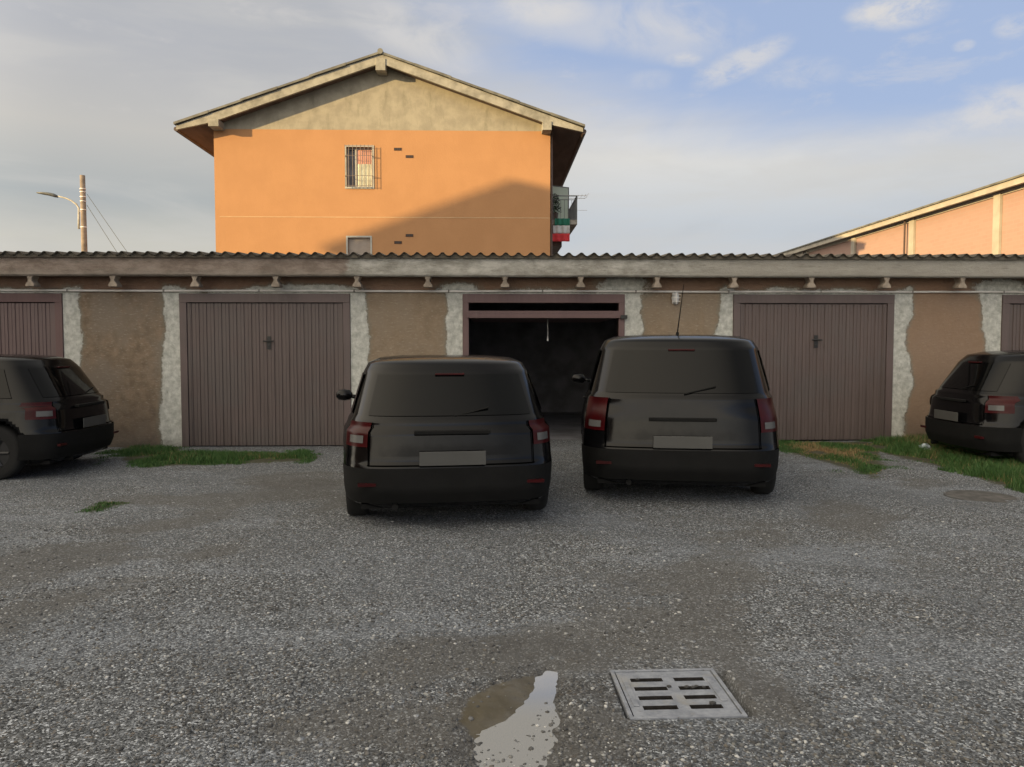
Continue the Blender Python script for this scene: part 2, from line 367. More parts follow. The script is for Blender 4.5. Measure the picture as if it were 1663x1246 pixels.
def gravel_material():
    m, q, b, c = newmat('gravel')
    mud = q.n('ShaderNodeAttribute', attribute_name='mud').outputs['Fac']
    green = q.n('ShaderNodeAttribute', attribute_name='green').outputs['Fac']
    wet = q.n('ShaderNodeAttribute', attribute_name='wet').outputs['Fac']
    wob = q.n('ShaderNodeVectorMath', operation='ADD'); q.l(c, wob.inputs[0])
    sc = q.n('ShaderNodeVectorMath', operation='SCALE'); q.l(q.noise(c, 60, 2, .5, col=True), sc.inputs[0]); sc.inputs['Scale'].default_value = .012
    q.l(sc.outputs[0], wob.inputs[1]); wv = wob.outputs[0]
    def cell(scale):
        nd = q.n('ShaderNodeTexVoronoi'); nd.inputs['Scale'].default_value = scale; q.l(wv, nd.inputs['Vector'])
        s = q.n('ShaderNodeSeparateColor'); q.l(nd.outputs['Color'], s.inputs[0])
        return nd.outputs['Distance'], s.outputs[0], s.outputs[1]
    d1, r1, g1 = cell(120); d2, r2, g2 = cell(56); d3, r3, g3 = cell(27)
    base = q.ramp(r1, [(0, (.026, .026, .025)), (.35, (.083, .082, .078)), (.7, (.175, .175, .170)), (.90, (.34, .34, .335)), (1, (.66, .66, .64))])
    mid = q.ramp(r2, [(0, (.045, .044, .042)), (.4, (.12, .118, .112)), (.75, (.22, .218, .21)), (1, (.55, .55, .53))])
    mid = q.mix(q.step(g2, .80, .9), mid, (.20, .165, .13))
    m2 = q.math('MULTIPLY', q.step(d2, .48, .38), q.step(g2, .52, .58))
    colr = q.mix(m2, base, mid)
    m3 = q.math('MULTIPLY', q.step(d3, .42, .34), q.step(g3, .93, .95))
    colr = q.mix(m3, colr, q.ramp(r3, [(0, (.12, .118, .11)), (.6, (.28, .28, .27)), (1, (.58, .57, .55))]))
    big = q.noise(c, .9, 5, .6)
    # bluish crushed stone against browner fines
    colr = q.mix(q.math('MULTIPLY', q.step(big, .35, .65), .30), colr, (.150, .158, .168))
    soil = q.mix(q.noise(c, 9, 6, .7), (.074, .067, .058), (.140, .130, .115))
    soil = q.mix(q.math('MULTIPLY', q.step(r1, .85, .93), .55), soil, (.27, .26, .24))
    tr = q.noise(q.mapping(c, scale=(.32, 1.0, 1), rot=(0, 0, .38)), 1.5, 7, .68)
    mm = q.math('ADD', mud, q.math('MULTIPLY', q.math('SUBTRACT', tr, .52), 3.2))
    mm = q.math('ADD', mm, q.math('MULTIPLY', q.math('SUBTRACT', q.noise(c, 14, 6, .75), .5), 1.3))
    mm = q.step(mm, -.05, .55)
    keep = q.math('SUBTRACT', 1.0, q.math('MULTIPLY', m3, .9))
    mm = q.math('MULTIPLY', q.math('MULTIPLY', mm, keep), .74)
    colr = q.mix(mm, colr, soil)
    pl_ = q.step(q.noise(q.mapping(c, scale=(.5, 1.1, 1), rot=(0, 0, .3)), 1.1, 6, .7), .50, .62)
    colr = q.mix(q.math('MULTIPLY', q.math('MULTIPLY', pl_, q.math('SUBTRACT', 1.0, mm)), .38), colr, q.mix(r1, (.10, .105, .11), (.42, .43, .44)))
    dark_bed = q.n('ShaderNodeAttribute', attribute_name='dark_bed').outputs['Fac']
    sl_ = q.step(q.math('ADD', dark_bed, q.math('MULTIPLY', q.math('SUBTRACT', q.noise(c, 22, 5, .6), .5), .8)), .35, .6)
    colr = q.mix(q.math('MULTIPLY', sl_, .93), colr, q.mix(q.noise(c, 12, 4), (.070, .056, .034), (.115, .092, .055)))  # smooth brown stands in for the dark reflection and hides the gravel
    gm = q.step(q.math('ADD', green, q.math('MULTIPLY', q.math('SUBTRACT', q.noise(c, 9, 6, .7), .5), 1.2)), .35, .75)
    colr = q.mix(q.math('MULTIPLY', gm, .9), colr, q.mix(q.noise(c, 20, 4), (.035, .040, .016), (.10, .085, .045)))
    dk = q.math('MULTIPLY', q.math('MULTIPLY', wet, .75), q.math('SUBTRACT', 1.0, sl_))
    colr = q.mix(dk, colr, (.045, .037, .028))
    colr = q.mix(1.0, colr, (.90, .955, 1.05), 'MULTIPLY')
    q.l(colr, b.inputs['Base Color'])
    q.l(q.math('SUBTRACT', .93, q.math('MULTIPLY', wet, .62)), b.inputs['Roughness'])
    q.l(q.math('ADD', .25, q.math('MULTIPLY', wet, .3)), b.inputs['Specular IOR Level'])
    h = q.math('ADD', q.math('MULTIPLY', q.step(d1, .6, .1), .35), q.math('MULTIPLY', q.math('MULTIPLY', m2, q.step(d2, .5, 0)), .9))
    h = q.math('ADD', h, q.math('MULTIPLY', q.math('MULTIPLY', m3, q.step(d3, .45, 0)), 2.0))
    h = q.math('MULTIPLY', h, q.math('SUBTRACT', 1.0, q.math('MULTIPLY', mm, .75)))
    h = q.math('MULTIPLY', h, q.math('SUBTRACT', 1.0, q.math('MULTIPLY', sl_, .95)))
    bump(q, b, h, .9, .012)
    return m
ground = npmesh('ground', np.stack([xf, yf, zf], 1), FQ, gravel_material(), smooth=True)
tag(ground, kind='structure')
def attr(o, name, vals):
    a = o.data.attributes.new(name, 'FLOAT', 'POINT'); a.data.foreach_set('value', np.asarray(vals, np.float32))
def ell(px, py, rx, ry):                # ellipse given in pixels on the ground -> world falloff
    c0 = G(px, py); a = (G(px + rx, py) - c0).length; b_ = (G(px, py - ry) - G(px, py + ry)).length / 2
    return np.exp(-(((xf - c0.x) / a) ** 2 + ((yf - c0.y) / b_) ** 2))
mud = 1.0 * ell(850, 1200, 150, 70) + 1.0 * ell(1060, 1030, 200, 40) + .8 * ell(1120, 950, 200, 30) + .9 * ell(1230, 1120, 70, 40) \
    + .9 * ell(960, 1190, 90, 45) + .7 * ell(330, 810, 260, 22) + .9 * ell(470, 780, 90, 14) + .6 * ell(80, 920, 180, 30) + .6 * ell(700, 1180, 120, 25) \
    + .5 * ell(1420, 850, 150, 18) + .5 * ell(950, 985, 90, 16) - .6 * ell(1450, 960, 260, 50) - .6 * ell(300, 1050, 200, 60) - .5 * ell(600, 930, 200, 25) - .5 * ell(1560, 1160, 120, 80)
def pathdist(pts):
    w_ = [G(x, y).xy for x, y in pts]; d = np.full(xf.shape, 1e9)
    for a_, b_ in zip(w_[:-1], w_[1:]):
        e = b_ - a_; t = np.clip(((xf - a_.x) * e.x + (yf - a_.y) * e.y) / e.length_squared, 0, 1)
        d = np.minimum(d, np.hypot(xf - a_.x - t * e.x, yf - a_.y - t * e.y))
    return d
wig = np.array([fbm(a, b_, 1.4, 4) for a, b_ in zip(xf, yf)])
for pts, w_, am in (([(-60, 945), (150, 885), (330, 835), (520, 790)], .30, .75), ([(-60, 1030), (200, 950), (420, 868), (560, 812)], .22, .6), ([(500, 1180), (700, 1090), (900, 1030), (1120, 985), (1190, 900), (1230, 850)], .26, .75),
                    ([(560, 1250), (720, 1180), (830, 1130)], .18, .6), ([(1240, 1140), (1180, 1060), (1130, 960)], .16, .6), ([(1500, 930), (1400, 860), (1330, 800)], .22, .5), ([(1663, 850), (1500, 800), (1440, 760)], .2, .4)):
    mud = mud + am * np.exp(-((pathdist(pts) + wig * .25) / w_) ** 2)
attr(ground, 'mud', mud - .22)
grn = np.zeros_like(xf)
for pl in (GRASS_L, GRASS_R1, GRASS_R2, GRASS_S):
    grn = np.maximum(grn, np.clip(.55 + sdist(xf, yf, pl) / .30, 0, 1))
grn = np.maximum(grn, .8 * ell(640, 760, 80, 10) * 0)
attr(ground, 'green', grn)
dw = np.maximum(sdist(xf, yf, PUDW), sdist(xf, yf, BROWNW))
wet = np.clip(1 + dw / .10, 0, 1) * .9
wet = np.maximum(wet, np.clip(.75 * ell(845, 1052, 95, 22) + .75 * ell(955, 1112, 60, 45) + .6 * ell(1250, 1120, 45, 25) + .5 * ell(1075, 1078, 40, 8) + .4 * ell(470, 790, 70, 12) + .35 * ell(860, 1200, 170, 70), 0, .8))
wet *= np.clip(.8 + 1.2 * np.array([fbm(a, b_, 5.0, 4) for a, b_ in zip(xf, yf)]), .2, 1.2)
attr(ground, 'wet', np.clip(wet, 0, 1))

attr(ground, 'dark_bed', np.clip(.5 + sdist(xf, yf, BROWNW) / .10, 0, 1))
# puddle: water skin lying in the dip
m, q, b, c = newmat('muddy_water')
b.inputs['Base Color'].default_value = (.16, .15, .13, 1); b.inputs['Roughness'].default_value = .03
b.inputs['Specular IOR Level'].default_value = 1.0; b.inputs['IOR'].default_value = 2.1
b.inputs['Coat Weight'].default_value = 1.0; b.inputs['Coat IOR'].default_value = 1.9; b.inputs['Coat Roughness'].default_value = .02
M_WATER = m
cx, cy = PUDW.mean(0)
mb = MB(); vs = []
for x, y in PUDW: vs.append((cx + (x - cx) * 1.9, cy + (y - cy) * 1.18, -.0285))
vs = [(cx - .22, -9.2, -.0285), (cx + .24, -9.2, -.0285), (cx + .26, PUDW[:, 1].max() + .10, -.0285), (cx - .22, PUDW[:, 1].max() + .10, -.0285)]
mb.add(vs, [(0, 1, 2, 3)])
tag(mb.build('puddle', M_WATER), kind='structure')

# ------------------------------------------------------------------ pebbles
def ico():
    bm = bmesh.new(); bmesh.ops.create_icosphere(bm, subdivisions=1, radius=1)
    V = np.array([v.co[:] for v in bm.verts]); Fc = np.array([[v.index for v in f.verts] for f in bm.faces]); bm.free(); return V, Fc
IV, IF = ico()
def zat(x, y): return hill(np.asarray(x), np.asarray(y))
def pebbles(name, n, px0, px1, py0, py1, smin, smax, mat, accept=None):
    u = RNG.random(n); pxs = RNG.uniform(px0, px1, n); pys = py0 + (py1 - py0) * u
    g = np.array([tuple(G(a, b_).xy) for a, b_ in zip(pxs, pys)])
    cl = np.array([fbm(a, b_, 1.6, 3) for a, b_ in g])
    keep = RNG.random(n) < np.clip(.55 + cl * 1.3, .06, 1)
    dd = sdist(g[:, 0], g[:, 1], PUDW); gd = np.maximum(abs(g[:, 0] - GRC.x) - .28, abs(g[:, 1] - GRC.y) - .25)
    keep &= (dd < .0) | (RNG.random(n) < np.where(g[:, 1] < -8.05, .55, .10)); keep &= gd > 0
    keep &= (sdist(g[:, 0], g[:, 1], BROWNW) < 0) | (RNG.random(n) < .05)
    g = g[keep]; dd = dd[keep]; k_ = len(g)
    s = smin + (smax - smin) * RNG.random(k_) ** 3
    ang = RNG.random(k_) * 2 * PI; ca, sa = np.cos(ang), np.sin(ang)
    J = IV[None] * (1 + .28 * (RNG.random((k_, len(IV), 1)) - .5) * 2)
    J = J * np.stack([s, s * RNG.uniform(.6, .95, k_), s * RNG.uniform(.35, .7, k_)], 1)[:, None]
    X = J[..., 0] * ca[:, None] - J[..., 1] * sa[:, None] + g[:, 0, None]
    Y = J[..., 0] * sa[:, None] + J[..., 1] * ca[:, None] + g[:, 1, None]
    z0 = zat(g[:, 0], g[:, 1])
    z0 = np.where(dd > -.01, -.0305, z0)
    Z = J[..., 2] + (z0 + s * .12)[:, None]
    V = np.stack([X, Y, Z], -1).reshape(-1, 3)
    Fc = (IF[None] + (np.arange(k_) * len(IV))[:, None, None]).reshape(-1, 3)
    o = npmesh(name, V, Fc, mat)
    tone = np.repeat(RNG.random(k_), len(IV)); attr(o, 'tone', tone)
    return o
m, q, b, c = newmat('loose_stone')
tn = q.n('ShaderNodeAttribute', attribute_name='tone').outputs['Fac']
cc = q.ramp(tn, [(0, (.035, .035, .036)), (.45, (.115, .117, .12)), (.74, (.18, .183, .19)), (.80, (.14, .125, .105)), (.88, (.29, .30, .30)), (1, (.68, .68, .67))])
cc = q.mix(q.math('MULTIPLY', q.noise(c, 90, 4, .7), .5), cc, (.09, .088, .085))
q.l(cc, b.inputs['Base Color']); b.inputs['Roughness'].default_value = .85
M_STONE = m
o = pebbles('loose_gravel', 36000, -30, 1700, 830, 1275, .0025, .0125, M_STONE); tag(o, 'loose grey and white stones lying over the gravel yard', 'gravel', kind='stuff')

# ------------------------------------------------------------------ grass
def grass(name, poly, dens, hmin, hmax, mat, label, dry=.1, edge=.15):
    x0, y0 = poly.min(0); x1, y1 = poly.max(0); n = int((x1 - x0) * (y1 - y0) * dens)
    xs = RNG.uniform(x0, x1, n); ys = RNG.uniform(y0, y1, n)
    sd = sdist(xs, ys, poly)
    cl = np.array([fbm(a, b_, 2.2, 4) for a, b_ in zip(xs, ys)])
    keep = (sd + cl * .55 > 0) & (RNG.random(n) < np.clip(.5 + (sd + cl * .5) / edge * .5, .05, 1)) & (ys < -.02)
    xs, ys, sd, cl = xs[keep], ys[keep], sd[keep], cl[keep]; n = len(xs)
    z = zat(xs, ys) - .005
    h = (hmin + (hmax - hmin) * RNG.random(n) ** 1.5) * np.clip(.35 + sd * 2.2 + cl * .8, .3, 1.15)
    w = RNG.uniform(.002, .0055, n); a = RNG.random(n) * 2 * PI; lean = RNG.uniform(.1, .75, n) * h
    la = RNG.random(n) * 2 * PI
    bx, by = np.cos(a) * w, np.sin(a) * w; lx, ly = np.cos(la) * lean, np.sin(la) * lean
    V = np.stack([np.stack([xs - bx, ys - by, z], 1), np.stack([xs + bx, ys + by, z], 1),
                  np.stack([xs + lx * .4 + bx * .7, ys + ly * .4 + by * .7, z + h * .6], 1), np.stack([xs + lx * .4 - bx * .7, ys + ly * .4 - by * .7, z + h * .6], 1),
                  np.stack([xs + lx, ys + ly, z + h], 1)], 1).reshape(-1, 3)
    B = np.arange(n) * 5
    Fc = np.concatenate([np.stack([B, B + 1, B + 2], 1), np.stack([B, B + 2, B + 3], 1), np.stack([B + 3, B + 2, B + 4], 1)])
    o = npmesh(name, V, Fc, mat); attr(o, 'tone', np.repeat(np.clip(RNG.random(n) * .8 + dry * np.clip(.6 - cl * 2, 0, 2), 0, 1), 5))
    return tag(o, label, 'grass', kind='stuff')
m, q, b, c = newmat('grass_blades')
tn = q.n('ShaderNodeAttribute', attribute_name='tone').outputs['Fac']
q.l(q.ramp(tn, [(0, (.026, .070, .018)), (.50, (.048, .115, .026)), (.80, (.08, .13, .040)), (.88, (.20, .16, .07)), (1, (.27, .18, .09))]), b.inputs['Base Color'])
b.inputs['Roughness'].default_value = .6; b.inputs['Specular IOR Level'].default_value = .3
M_GRASS = m
grass('grass', GRASS_L, 9500, .015, .085, M_GRASS, 'green grass strip at the foot of the wall before the left brown door', .12, edge=.30)
grass('grass', GRASS_R1, 7500, .015, .06, M_GRASS, 'patch of grass and reddish weeds before the right brown door', .50, edge=.3)
grass('grass', GRASS_R2, 9000, .02, .13, M_GRASS, 'long grass bank along the wall at the far right of the yard', .22, edge=.35)
grass('grass', GRASS_S, 9000, .01, .05, M_GRASS, 'tiny tuft of grass alone in the gravel at left', .2)

# ------------------------------------------------------------------ garage row
GD = 5.6                                 # depth of the row
ZC = P(831, 449, -.36).z                 # underside of the gutter beam
ZT = P(831, 419, -.36).z
ztop = P(831, 477.5, 0).z                # top of the door frames
doors = []                               # x0, x1 of each opening
for a, b_ in ((-190, 105), (293.5, 570), (751.5, 1014), (1189, 1449.5), (1623.5, 1900)):
    doors.append((P(a, 600, 0).x, P(b_, 600, 0).x))
XL, XR = -16.0, 17.5
more = [(-14.9, -12.5), (12.6, 15.0)]
alld = [more[0]] + doors + [more[1]]
alld[1] = (doors[0][0], doors[0][1])
gar = empty('garage_building', (0, 0, 0), 'long low row of lock-up garages with brown plaster front and corrugated roof', 'garage')
def wall_sheet():
    bx = [XL]
    for a, b_ in alld: bx += [a, b_]
    bx.append(XR)
    def fill(bp, s):
        out = []
        for a, b_ in zip(bp[:-1], bp[1:]): out += list(np.linspace(a, b_, max(2, int((b_ - a) / s) + 1))[:-1])
        return np.array(out + [bp[-1]])
    xs = fill(bx, .045); zs = fill([-.15, ztop, ZC + .05], .05)
    XX, ZZ = np.meshgrid(xs, zs); x, z = XX.ravel(), ZZ.ravel()
    n = len(xs); Fc = []
    xm = (xs[:-1] + xs[1:]) / 2; zm = (zs[:-1] + zs[1:]) / 2
    for j in range(len(zm)):
        for i in range(len(xm)):
            if zm[j] < ztop and any(a < xm[i] < b_ for a, b_ in alld): continue
            a = j * n + i; Fc.append((a, a + 1, a + n + 1, a + n))
    # distance beyond the door edge compared with a wandering band width
    pat = np.full(x.shape, -1.0)
    for k_, (a, b_) in enumerate(alld):
        for sgn, e in ((-1, a), (1, b_)):
            dist = (x - e) * sgn
            wv = np.array([.245 + .10 * noise.noise(Vector((e, zz * 1.6, k_))) + .05 * noise.noise(Vector((e + 5, zz * 5, k_))) for zz in zs])
            wv = np.repeat(wv, n)
            top = np.array([.035 + .13 * max(0, noise.noise(Vector((xx * 1.1 + 3.3, 1.5, 0))) + .12) + .05 * noise.noise(Vector((xx * 4, 7, 0))) for xx in xs])
            top = np.tile(top, len(zs))
            side = np.minimum(wv - dist, (ztop + top + .05) - z)
            side = np.where(dist > -.02, side, -1)
            over = np.where((x > a - .05) & (x < b_ + .05), (ztop + top) - z, -1)
            pat = np.maximum(pat, np.maximum(side, over))
    for cxp, cyp, rx, rz in ((1012, 468, .36, .17), (745, 470, .28, .10), (1625, 468, .40, .14), (520, 470, .55, .07)):   # bigger daubs above the doors
        p = P(cxp, cyp, 0); pat = np.maximum(pat, .12 * (1 - np.hypot((x - p.x) / rx, (z - p.z) / rz)))
    o = npmesh('front_wall', np.stack([x, np.zeros_like(x), z], 1), np.array(Fc), M_WALL, gar)
    attr(o, 'patch', np.clip(pat, -1, .5))
wall_sheet()
core = MB(); prev = XL
for a, b_ in alld + [(XR, XR)]:
    core.box(prev, a, .004, .22, -.15, ztop); prev = b_
core.box(XL, XR, .004, .22, ztop + .001, ZC + .12)
core.box(XL, XL + .2, .221, GD, -.1, ZC + .12).box(XR - .2, XR, .221, GD, -.1, ZC + .12)
core.box(XL, XR, GD, GD + .2, -.1, ZC + .12)
core.build('masonry', M_CONC, gar)
for i in range(len(alld) - 1):
    inner = MB()
    xm = (alld[i][1] + alld[i + 1][0]) / 2
    inner.box(xm - .06, xm + .06, .223, GD - .003, 0, ZC + .1)
    inner.build('partition_wall', M_DARKIN, gar)
inner = MB(); inner.box(XL + .21, XR - .21, GD - .06, GD - .002, 0, ZC + .1); inner.box(XL + .21, XR - .21, .24, GD - .07, ZC + .02, ZC + .08)
inner.build('inner_lining', M_DARKIN, gar)
# gutter beam with a slightly uneven, rounded lower edge
prof = [(-.36, ZC + .02), (-.345, ZC), (-.20, ZC), (-.20, ZC + .04), (-.04, ZC + .04), (-.04, ZT), (-.37, ZT), (-.366, ZC + .13), (-.36, ZC + .05)]
V = []; Fc = []; xs = np.arange(XL - .2, XR + .25, .12); n = len(prof)
for i, x in enumerate(xs):
    for (y, z) in prof:
        V.append((x, y + .006 * noise.noise(Vector((x * 1.3, z * 9, 0))), z + .007 * noise.noise(Vector((x * .7, y * 5, 4))) + .004 * noise.noise(Vector((x * 6, y * 5, 4)))))
for i in range(len(xs) - 1):
    for j in range(n): Fc.append((i * n + j, i * n + (j + 1) % n, (i + 1) * n + (j + 1) % n, (i + 1) * n + j))
mb = MB(); mb.add(V, Fc + [tuple(range(n)), tuple((len(xs) - 1) * n + j for j in range(n))]); mb.build('gutter_beam', M_BEAM, gar)
# vertical joints / stains are in the material; rafter ends under the beam
zb = P(831, 467, -.30).z
for px in (-85, 50, 184, 317, 448, 580, 695, 820, 943, 1067, 1192, 1317, 1439, 1562, 1687):
    x = P(px, 458, -.30).x; h = ZC - zb; w = .060
    poly = [(x - w, zb), (x + w, zb), (x + w, zb + .03), (x + .028, zb + .075), (x + .024, zb + h * .66), (x + w * .85, ZC + .01), (x - w * .85, ZC + .01), (x - .024, zb + h * .66), (x - .028, zb + .075), (x - w, zb + .03)]
    mb = MB(); mb.prism(poly, 'y', -.33, -.17); mb.build('rafter_end', M_BEAM2, gar, bevel=.006)
# corrugated sheets
V = []; per = .1745; amp = .034
xs = np.arange(XL - .3, XR + .3, per / 14); ys = [-.46, 0, 1.5, 3, 4.5, GD + .4]
def roofz(y): return ZT + .024 + (y + .46) * .05
def wav(x):
    w_ = math.cos(2 * PI * x / per); return (max(0, w_) ** .8 if w_ > 0 else .42 * w_)
for t in (0, .007):
    for y in ys:
        for x in xs:
            wv = wav(x)
            jog = .006 * noise.noise(Vector((math.floor(x / .9) * 3.1, 0, 0)))
            V.append((x, y + .015 * noise.noise(Vector((math.floor(x / .9) * 1.7, 5, 0))), roofz(y) + amp * wv + t + jog))
n = len(xs); m_ = len(ys); Fc = []
for t in range(2):
    for j in range(m_ - 1):
        I0 = t * n * m_ + j * n; Fc += [(I0 + i, I0 + i + 1, I0 + n + i + 1, I0 + n + i) for i in range(n - 1)]
Fc += [(i, n * m_ + i, n * m_ + i + 1, i + 1) for i in range(n - 1)]
npmesh('roof_sheet', np.array(V), np.array(Fc), M_SHEET, gar, smooth=False)
# mortar closing the corrugations above the beam
mb = MB(); mb.add([(x, -.415, ZT - .012) for x in xs] + [(x, -.415, roofz(-.415) + amp * wav(x) - .003 + .006 * noise.noise(Vector((math.floor(x / .9) * 3.1, 0, 0)))) for x in xs], [(i, i + 1, n + i + 1, n + i) for i in range(n - 1)])
mb.build('mortar_closure', M_SHEET, gar, recalc=False)
# doors
def door(x0, x1, z0, fm, pm, open_=False, handle=None, fl=.10):
    fr = MB(); tf = .125; zt = ztop - .004; x0 += .004; x1 -= .004
    fr.box(x0, x0 + fl, -.022, .09, z0, zt - tf - .001).box(x1 - fl, x1, -.022, .09, z0, zt - tf - .001).box(x0, x1, -.024, .09, zt - tf, zt)
    fo = fr.build('door_frame', fm, gar, bevel=.004)
    if open_: return fo, x0 + fl, x1 - fl, zt - tf
    a, b_ = x0 + fl + .008, x1 - fl - .008; zt2 = zt - tf - .012
    pts = []; x = a; ed = .05; y0, y1 = .004, .017
    rib = .1065
    pts.append((a, y0)); x = a + ed
    while x < b_ - ed - .02:
        pts += [(x, y0), (x + .006, y1), (x + .020, y1), (x + .026, y0)]
        pts += [(x + .062, y0), (x + .065, y0 + .006), (x + .070, y0 + .006), (x + .073, y0)]
        x += rib
    pts.append((b_, y0))
    V = [(p[0], p[1], z0 + .02) for p in pts] + [(p[0], p[1], zt2) for p in pts]; n = len(pts)
    mb = MB(); mb.add(V, [(i, i + 1, n + i + 1, n + i) for i in range(n - 1)])
    mb.box(a, b_, .032, .05, z0 + .02, zt2)
    e = mb; e.box(a, a + .035, -.004, .03, z0 + .02, zt2).box(b_ - .035, b_, -.004, .03, z0 + .02, zt2)
    po = mb.build('door_panel', pm, gar, recalc=False)
    if handle:
        hx, hz = handle
        h = MB(); h.box(hx - .028, hx + .028, -.008, .006, hz - .10, hz + .085)
        h.tube([(hx - .075, -.045, hz + .015), (hx + .075, -.045, hz + .015)], .011, 8); h.tube([(hx, -.045, hz + .015), (hx, 0, hz + .015)], .010, 8)
        h.tube([(hx, -.02, hz - .06), (hx, 0, hz - .06)], .014, 10)
        h.build('door_handle', M_BLACKMET, po, bevel=.003)
    return fo
hz = P(437, 556, 0).z
door(*doors[0], 0, M_FRAMER, M_DOORR)
door(*doors[1], -.005, M_FRAME, M_DOOR, handle=(P(437, 556, 0).x, hz))
fo, ox0, ox1, ozt = door(*doors[2], 0, M_FRAMER, None, open_=True, fl=.085)
door(*doors[3], .055, M_FRAME, M_DOOR, handle=(P(1325, 556, 0).x, P(1325, 554, 0).z))
door(*doors[4], .06, M_FRAME, M_DOOR)
for mo in more: door(*mo, 0, M_FRAME, M_DOOR)
# the raised up-and-over leaf of the open door: lying back under the ceiling, its lower edge sticking out
zA = P(885, 517, -.05).z; zB = P(885, 505, -.05).z
lf = MB(); lf.box(ox0 - .03, ox1 + .05, -.055, -.027, zA + .006, zB)
lf.box(ox0 + .02, ox1 - .02, -.026, 1.9, zA, zA + .03)
V = []; x = ox0 + .03
rb = lf
while x < ox1 - .08:
    rb.box(x, x + .05, -.062, -.056, zB - .035, zB - .004); x += .105
leaf = lf.build('raised_door_leaf', M_FRAMER, gar)
st = MB(); st.box(ox1 + .02, ox1 + .115, -.075, -.024, zA - .005, zA + .045); st.build('leaf_catch', M_BLACKMET, leaf)
cdp = MB(); px_ = P(889.5, 530, .35)
cdp.tube([(px_.x, .35, zA - .002), (px_.x + .002, .352, P(889, 540, .35).z), (px_.x, .35, P(889, 548, .35).z)], .0045, 6)
cdp.tube([(px_.x, .35, P(889, 547, .35).z), (px_.x, .35, P(889, 554, .35).z)], [.009, .013], 8)
cdp.build('pull_cord', M_PIPE, leaf)
# thresholds
for a, b_ in (doors[1], doors[3]):
    mb = MB(); z = -.02 if a < 0 else .035
    mb.box(a, b_, -.14, -.023, z - .1, z + .012); mb.build('threshold', M_CONC, gar, bevel=.006)
# conduit with clips
cz0 = P(0, 470, -.03); cz1 = P(831, 473.2, -.03)
pts = []
for x in np.arange(XL + .1, XR, .8): pts.append((x, -.03 - .004 * math.sin(x * 3), cz1.z - .0035 * 0 + .007 * noise.noise(Vector((x * .5, 0, 0)))))
mb = MB(); mb.tube(pts, .0155, 10); cond = mb.build('conduit', M_PIPE, gar, smooth=True)
for x in np.arange(XL + .5, XR, 1.35): cl = MB(); cl.box(x, x + .02, -.047, -.001, cz1.z - .019, cz1.z + .021); cl.build('pipe_clip', M_CONC, cond)
# garage interior floor
mb = MB(); mb.box(XL + .3, XR - .3, .3, GD - .1, -.1, .012); mb.build('garage_floor', M_DARKIN, gar)

# small bulkhead lamp
lp = P(1097.5, 484, -.06)
lamp = empty('wall_lamp', (lp.x, 0, lp.z), 'small oval bulkhead lamp hanging from the grey conduit on the wall', 'lamp')
mb = MB(); mb.box(-.045, .045, -.03, -.001, -.085, .085); mb.build('lamp_base', M_PIPE, lamp, bevel=.012)
V = []; Fc = []; nu, nv = 20, 8
for j in range(nv + 1):
    t = j / nv * PI / 2
    for i in range(nu):
        a = 2 * PI * i / nu; rr = math.cos(t) * (1 + .05 * math.cos(10 * a))
        V.append((.056 * rr * math.cos(a), -.03 - .065 * math.sin(t), .095 * rr * math.sin(a)))
for j in range(nv):
    for i in range(nu): Fc.append((j * nu + i, j * nu + (i + 1) % nu, (j + 1) * nu + (i + 1) % nu, (j + 1) * nu + i))
mb = MB(); mb.add(V, Fc); mb.build('lamp_glass', M_GLASSLAMP, lamp, smooth=True)
mb = MB()
for zz in (-.05, 0, .05): mb.box(-.058, .058, -.100, -.094, zz - .004, zz + .004)
mb.box(-.004, .004, -.104, -.0995, -.09, .09)
mb.build('lamp_guard', M_PIPE, lamp)

# ------------------------------------------------------------------ orange house
HY = 14.63; HD = 12.5
def plaster(name, a, b_, c2=None, amt=.3, sc=1.2):
    m, q, b, c = newmat(name)
    n = q.noise(c, sc, 6, .6); f = q.noise(c, 18, 5, .7)
    cc = q.mix(q.step(n, .35, .65), a, b_)
    if c2: cc = q.mix(q.math('MULTIPLY', q.step(q.noise(q.mapping(c, scale=(2, 2, .5)), 1.8, 7, .7), .5, .72), amt), cc, c2)
    q.l(cc, b.inputs['Base Color']); b.inputs['Roughness'].default_value = .93; b.inputs['Specular IOR Level'].default_value = .2
    bump(q, b, f, .35, .02); return m
M_ORANGE = plaster('orange_render', (.405, .218, .106), (.43, .233, .114), (.375, .20, .098), .3)
M_GABLE = plaster('raw_beige_plaster', (.27, .25, .20), (.34, .315, .25), (.18, .17, .125), .6, 2.4)
M_VERGE = simple('weathered_verge_concrete', (.27, .26, .22), .9, .3, 3, bmp=.2)
M_SOFFIT = simple('brown_soffit', (.10, .068, .055), .9, .3, 3, stretch=(1, .2, 1))
M_ROOF = simple('grey_roof_sheet', (.13, .13, .115), .8, .35, 2.5)
M_WHITE = simple('off_white_frame', (.37, .37, .34), .6, .12, 4)
M_DKBROWN = simple('dark_brown_paint', (.06, .038, .03), .6, .3, 6)
h0 = P(348.5, 300, HY); h1 = P(893.5, 300, HY)
zsp = P(620, 211.5, HY).z
zE = P(348, 196, HY).z
hxl, hxr = h0.x, h1.x
house = empty('orange_house', ((hxl + hxr) / 2, HY, 0), 'orange rendered house with a raw plaster gable and wide eaves behind the garages', 'house')
ho = house.location.copy()
class HMB(MB):                           # geometry given in world coordinates, stored relative to the house
    def build(s, name, mat, parent=None, **kw):
        s.v = [(x - ho.x, y - ho.y, z) for x, y, z in s.v]; return MB.build(s, name, mat, parent, **kw)
apx = P(618, 84, HY - .5); eL = P(286, 200, HY - .5); eR = P(947, 204, HY - .5)
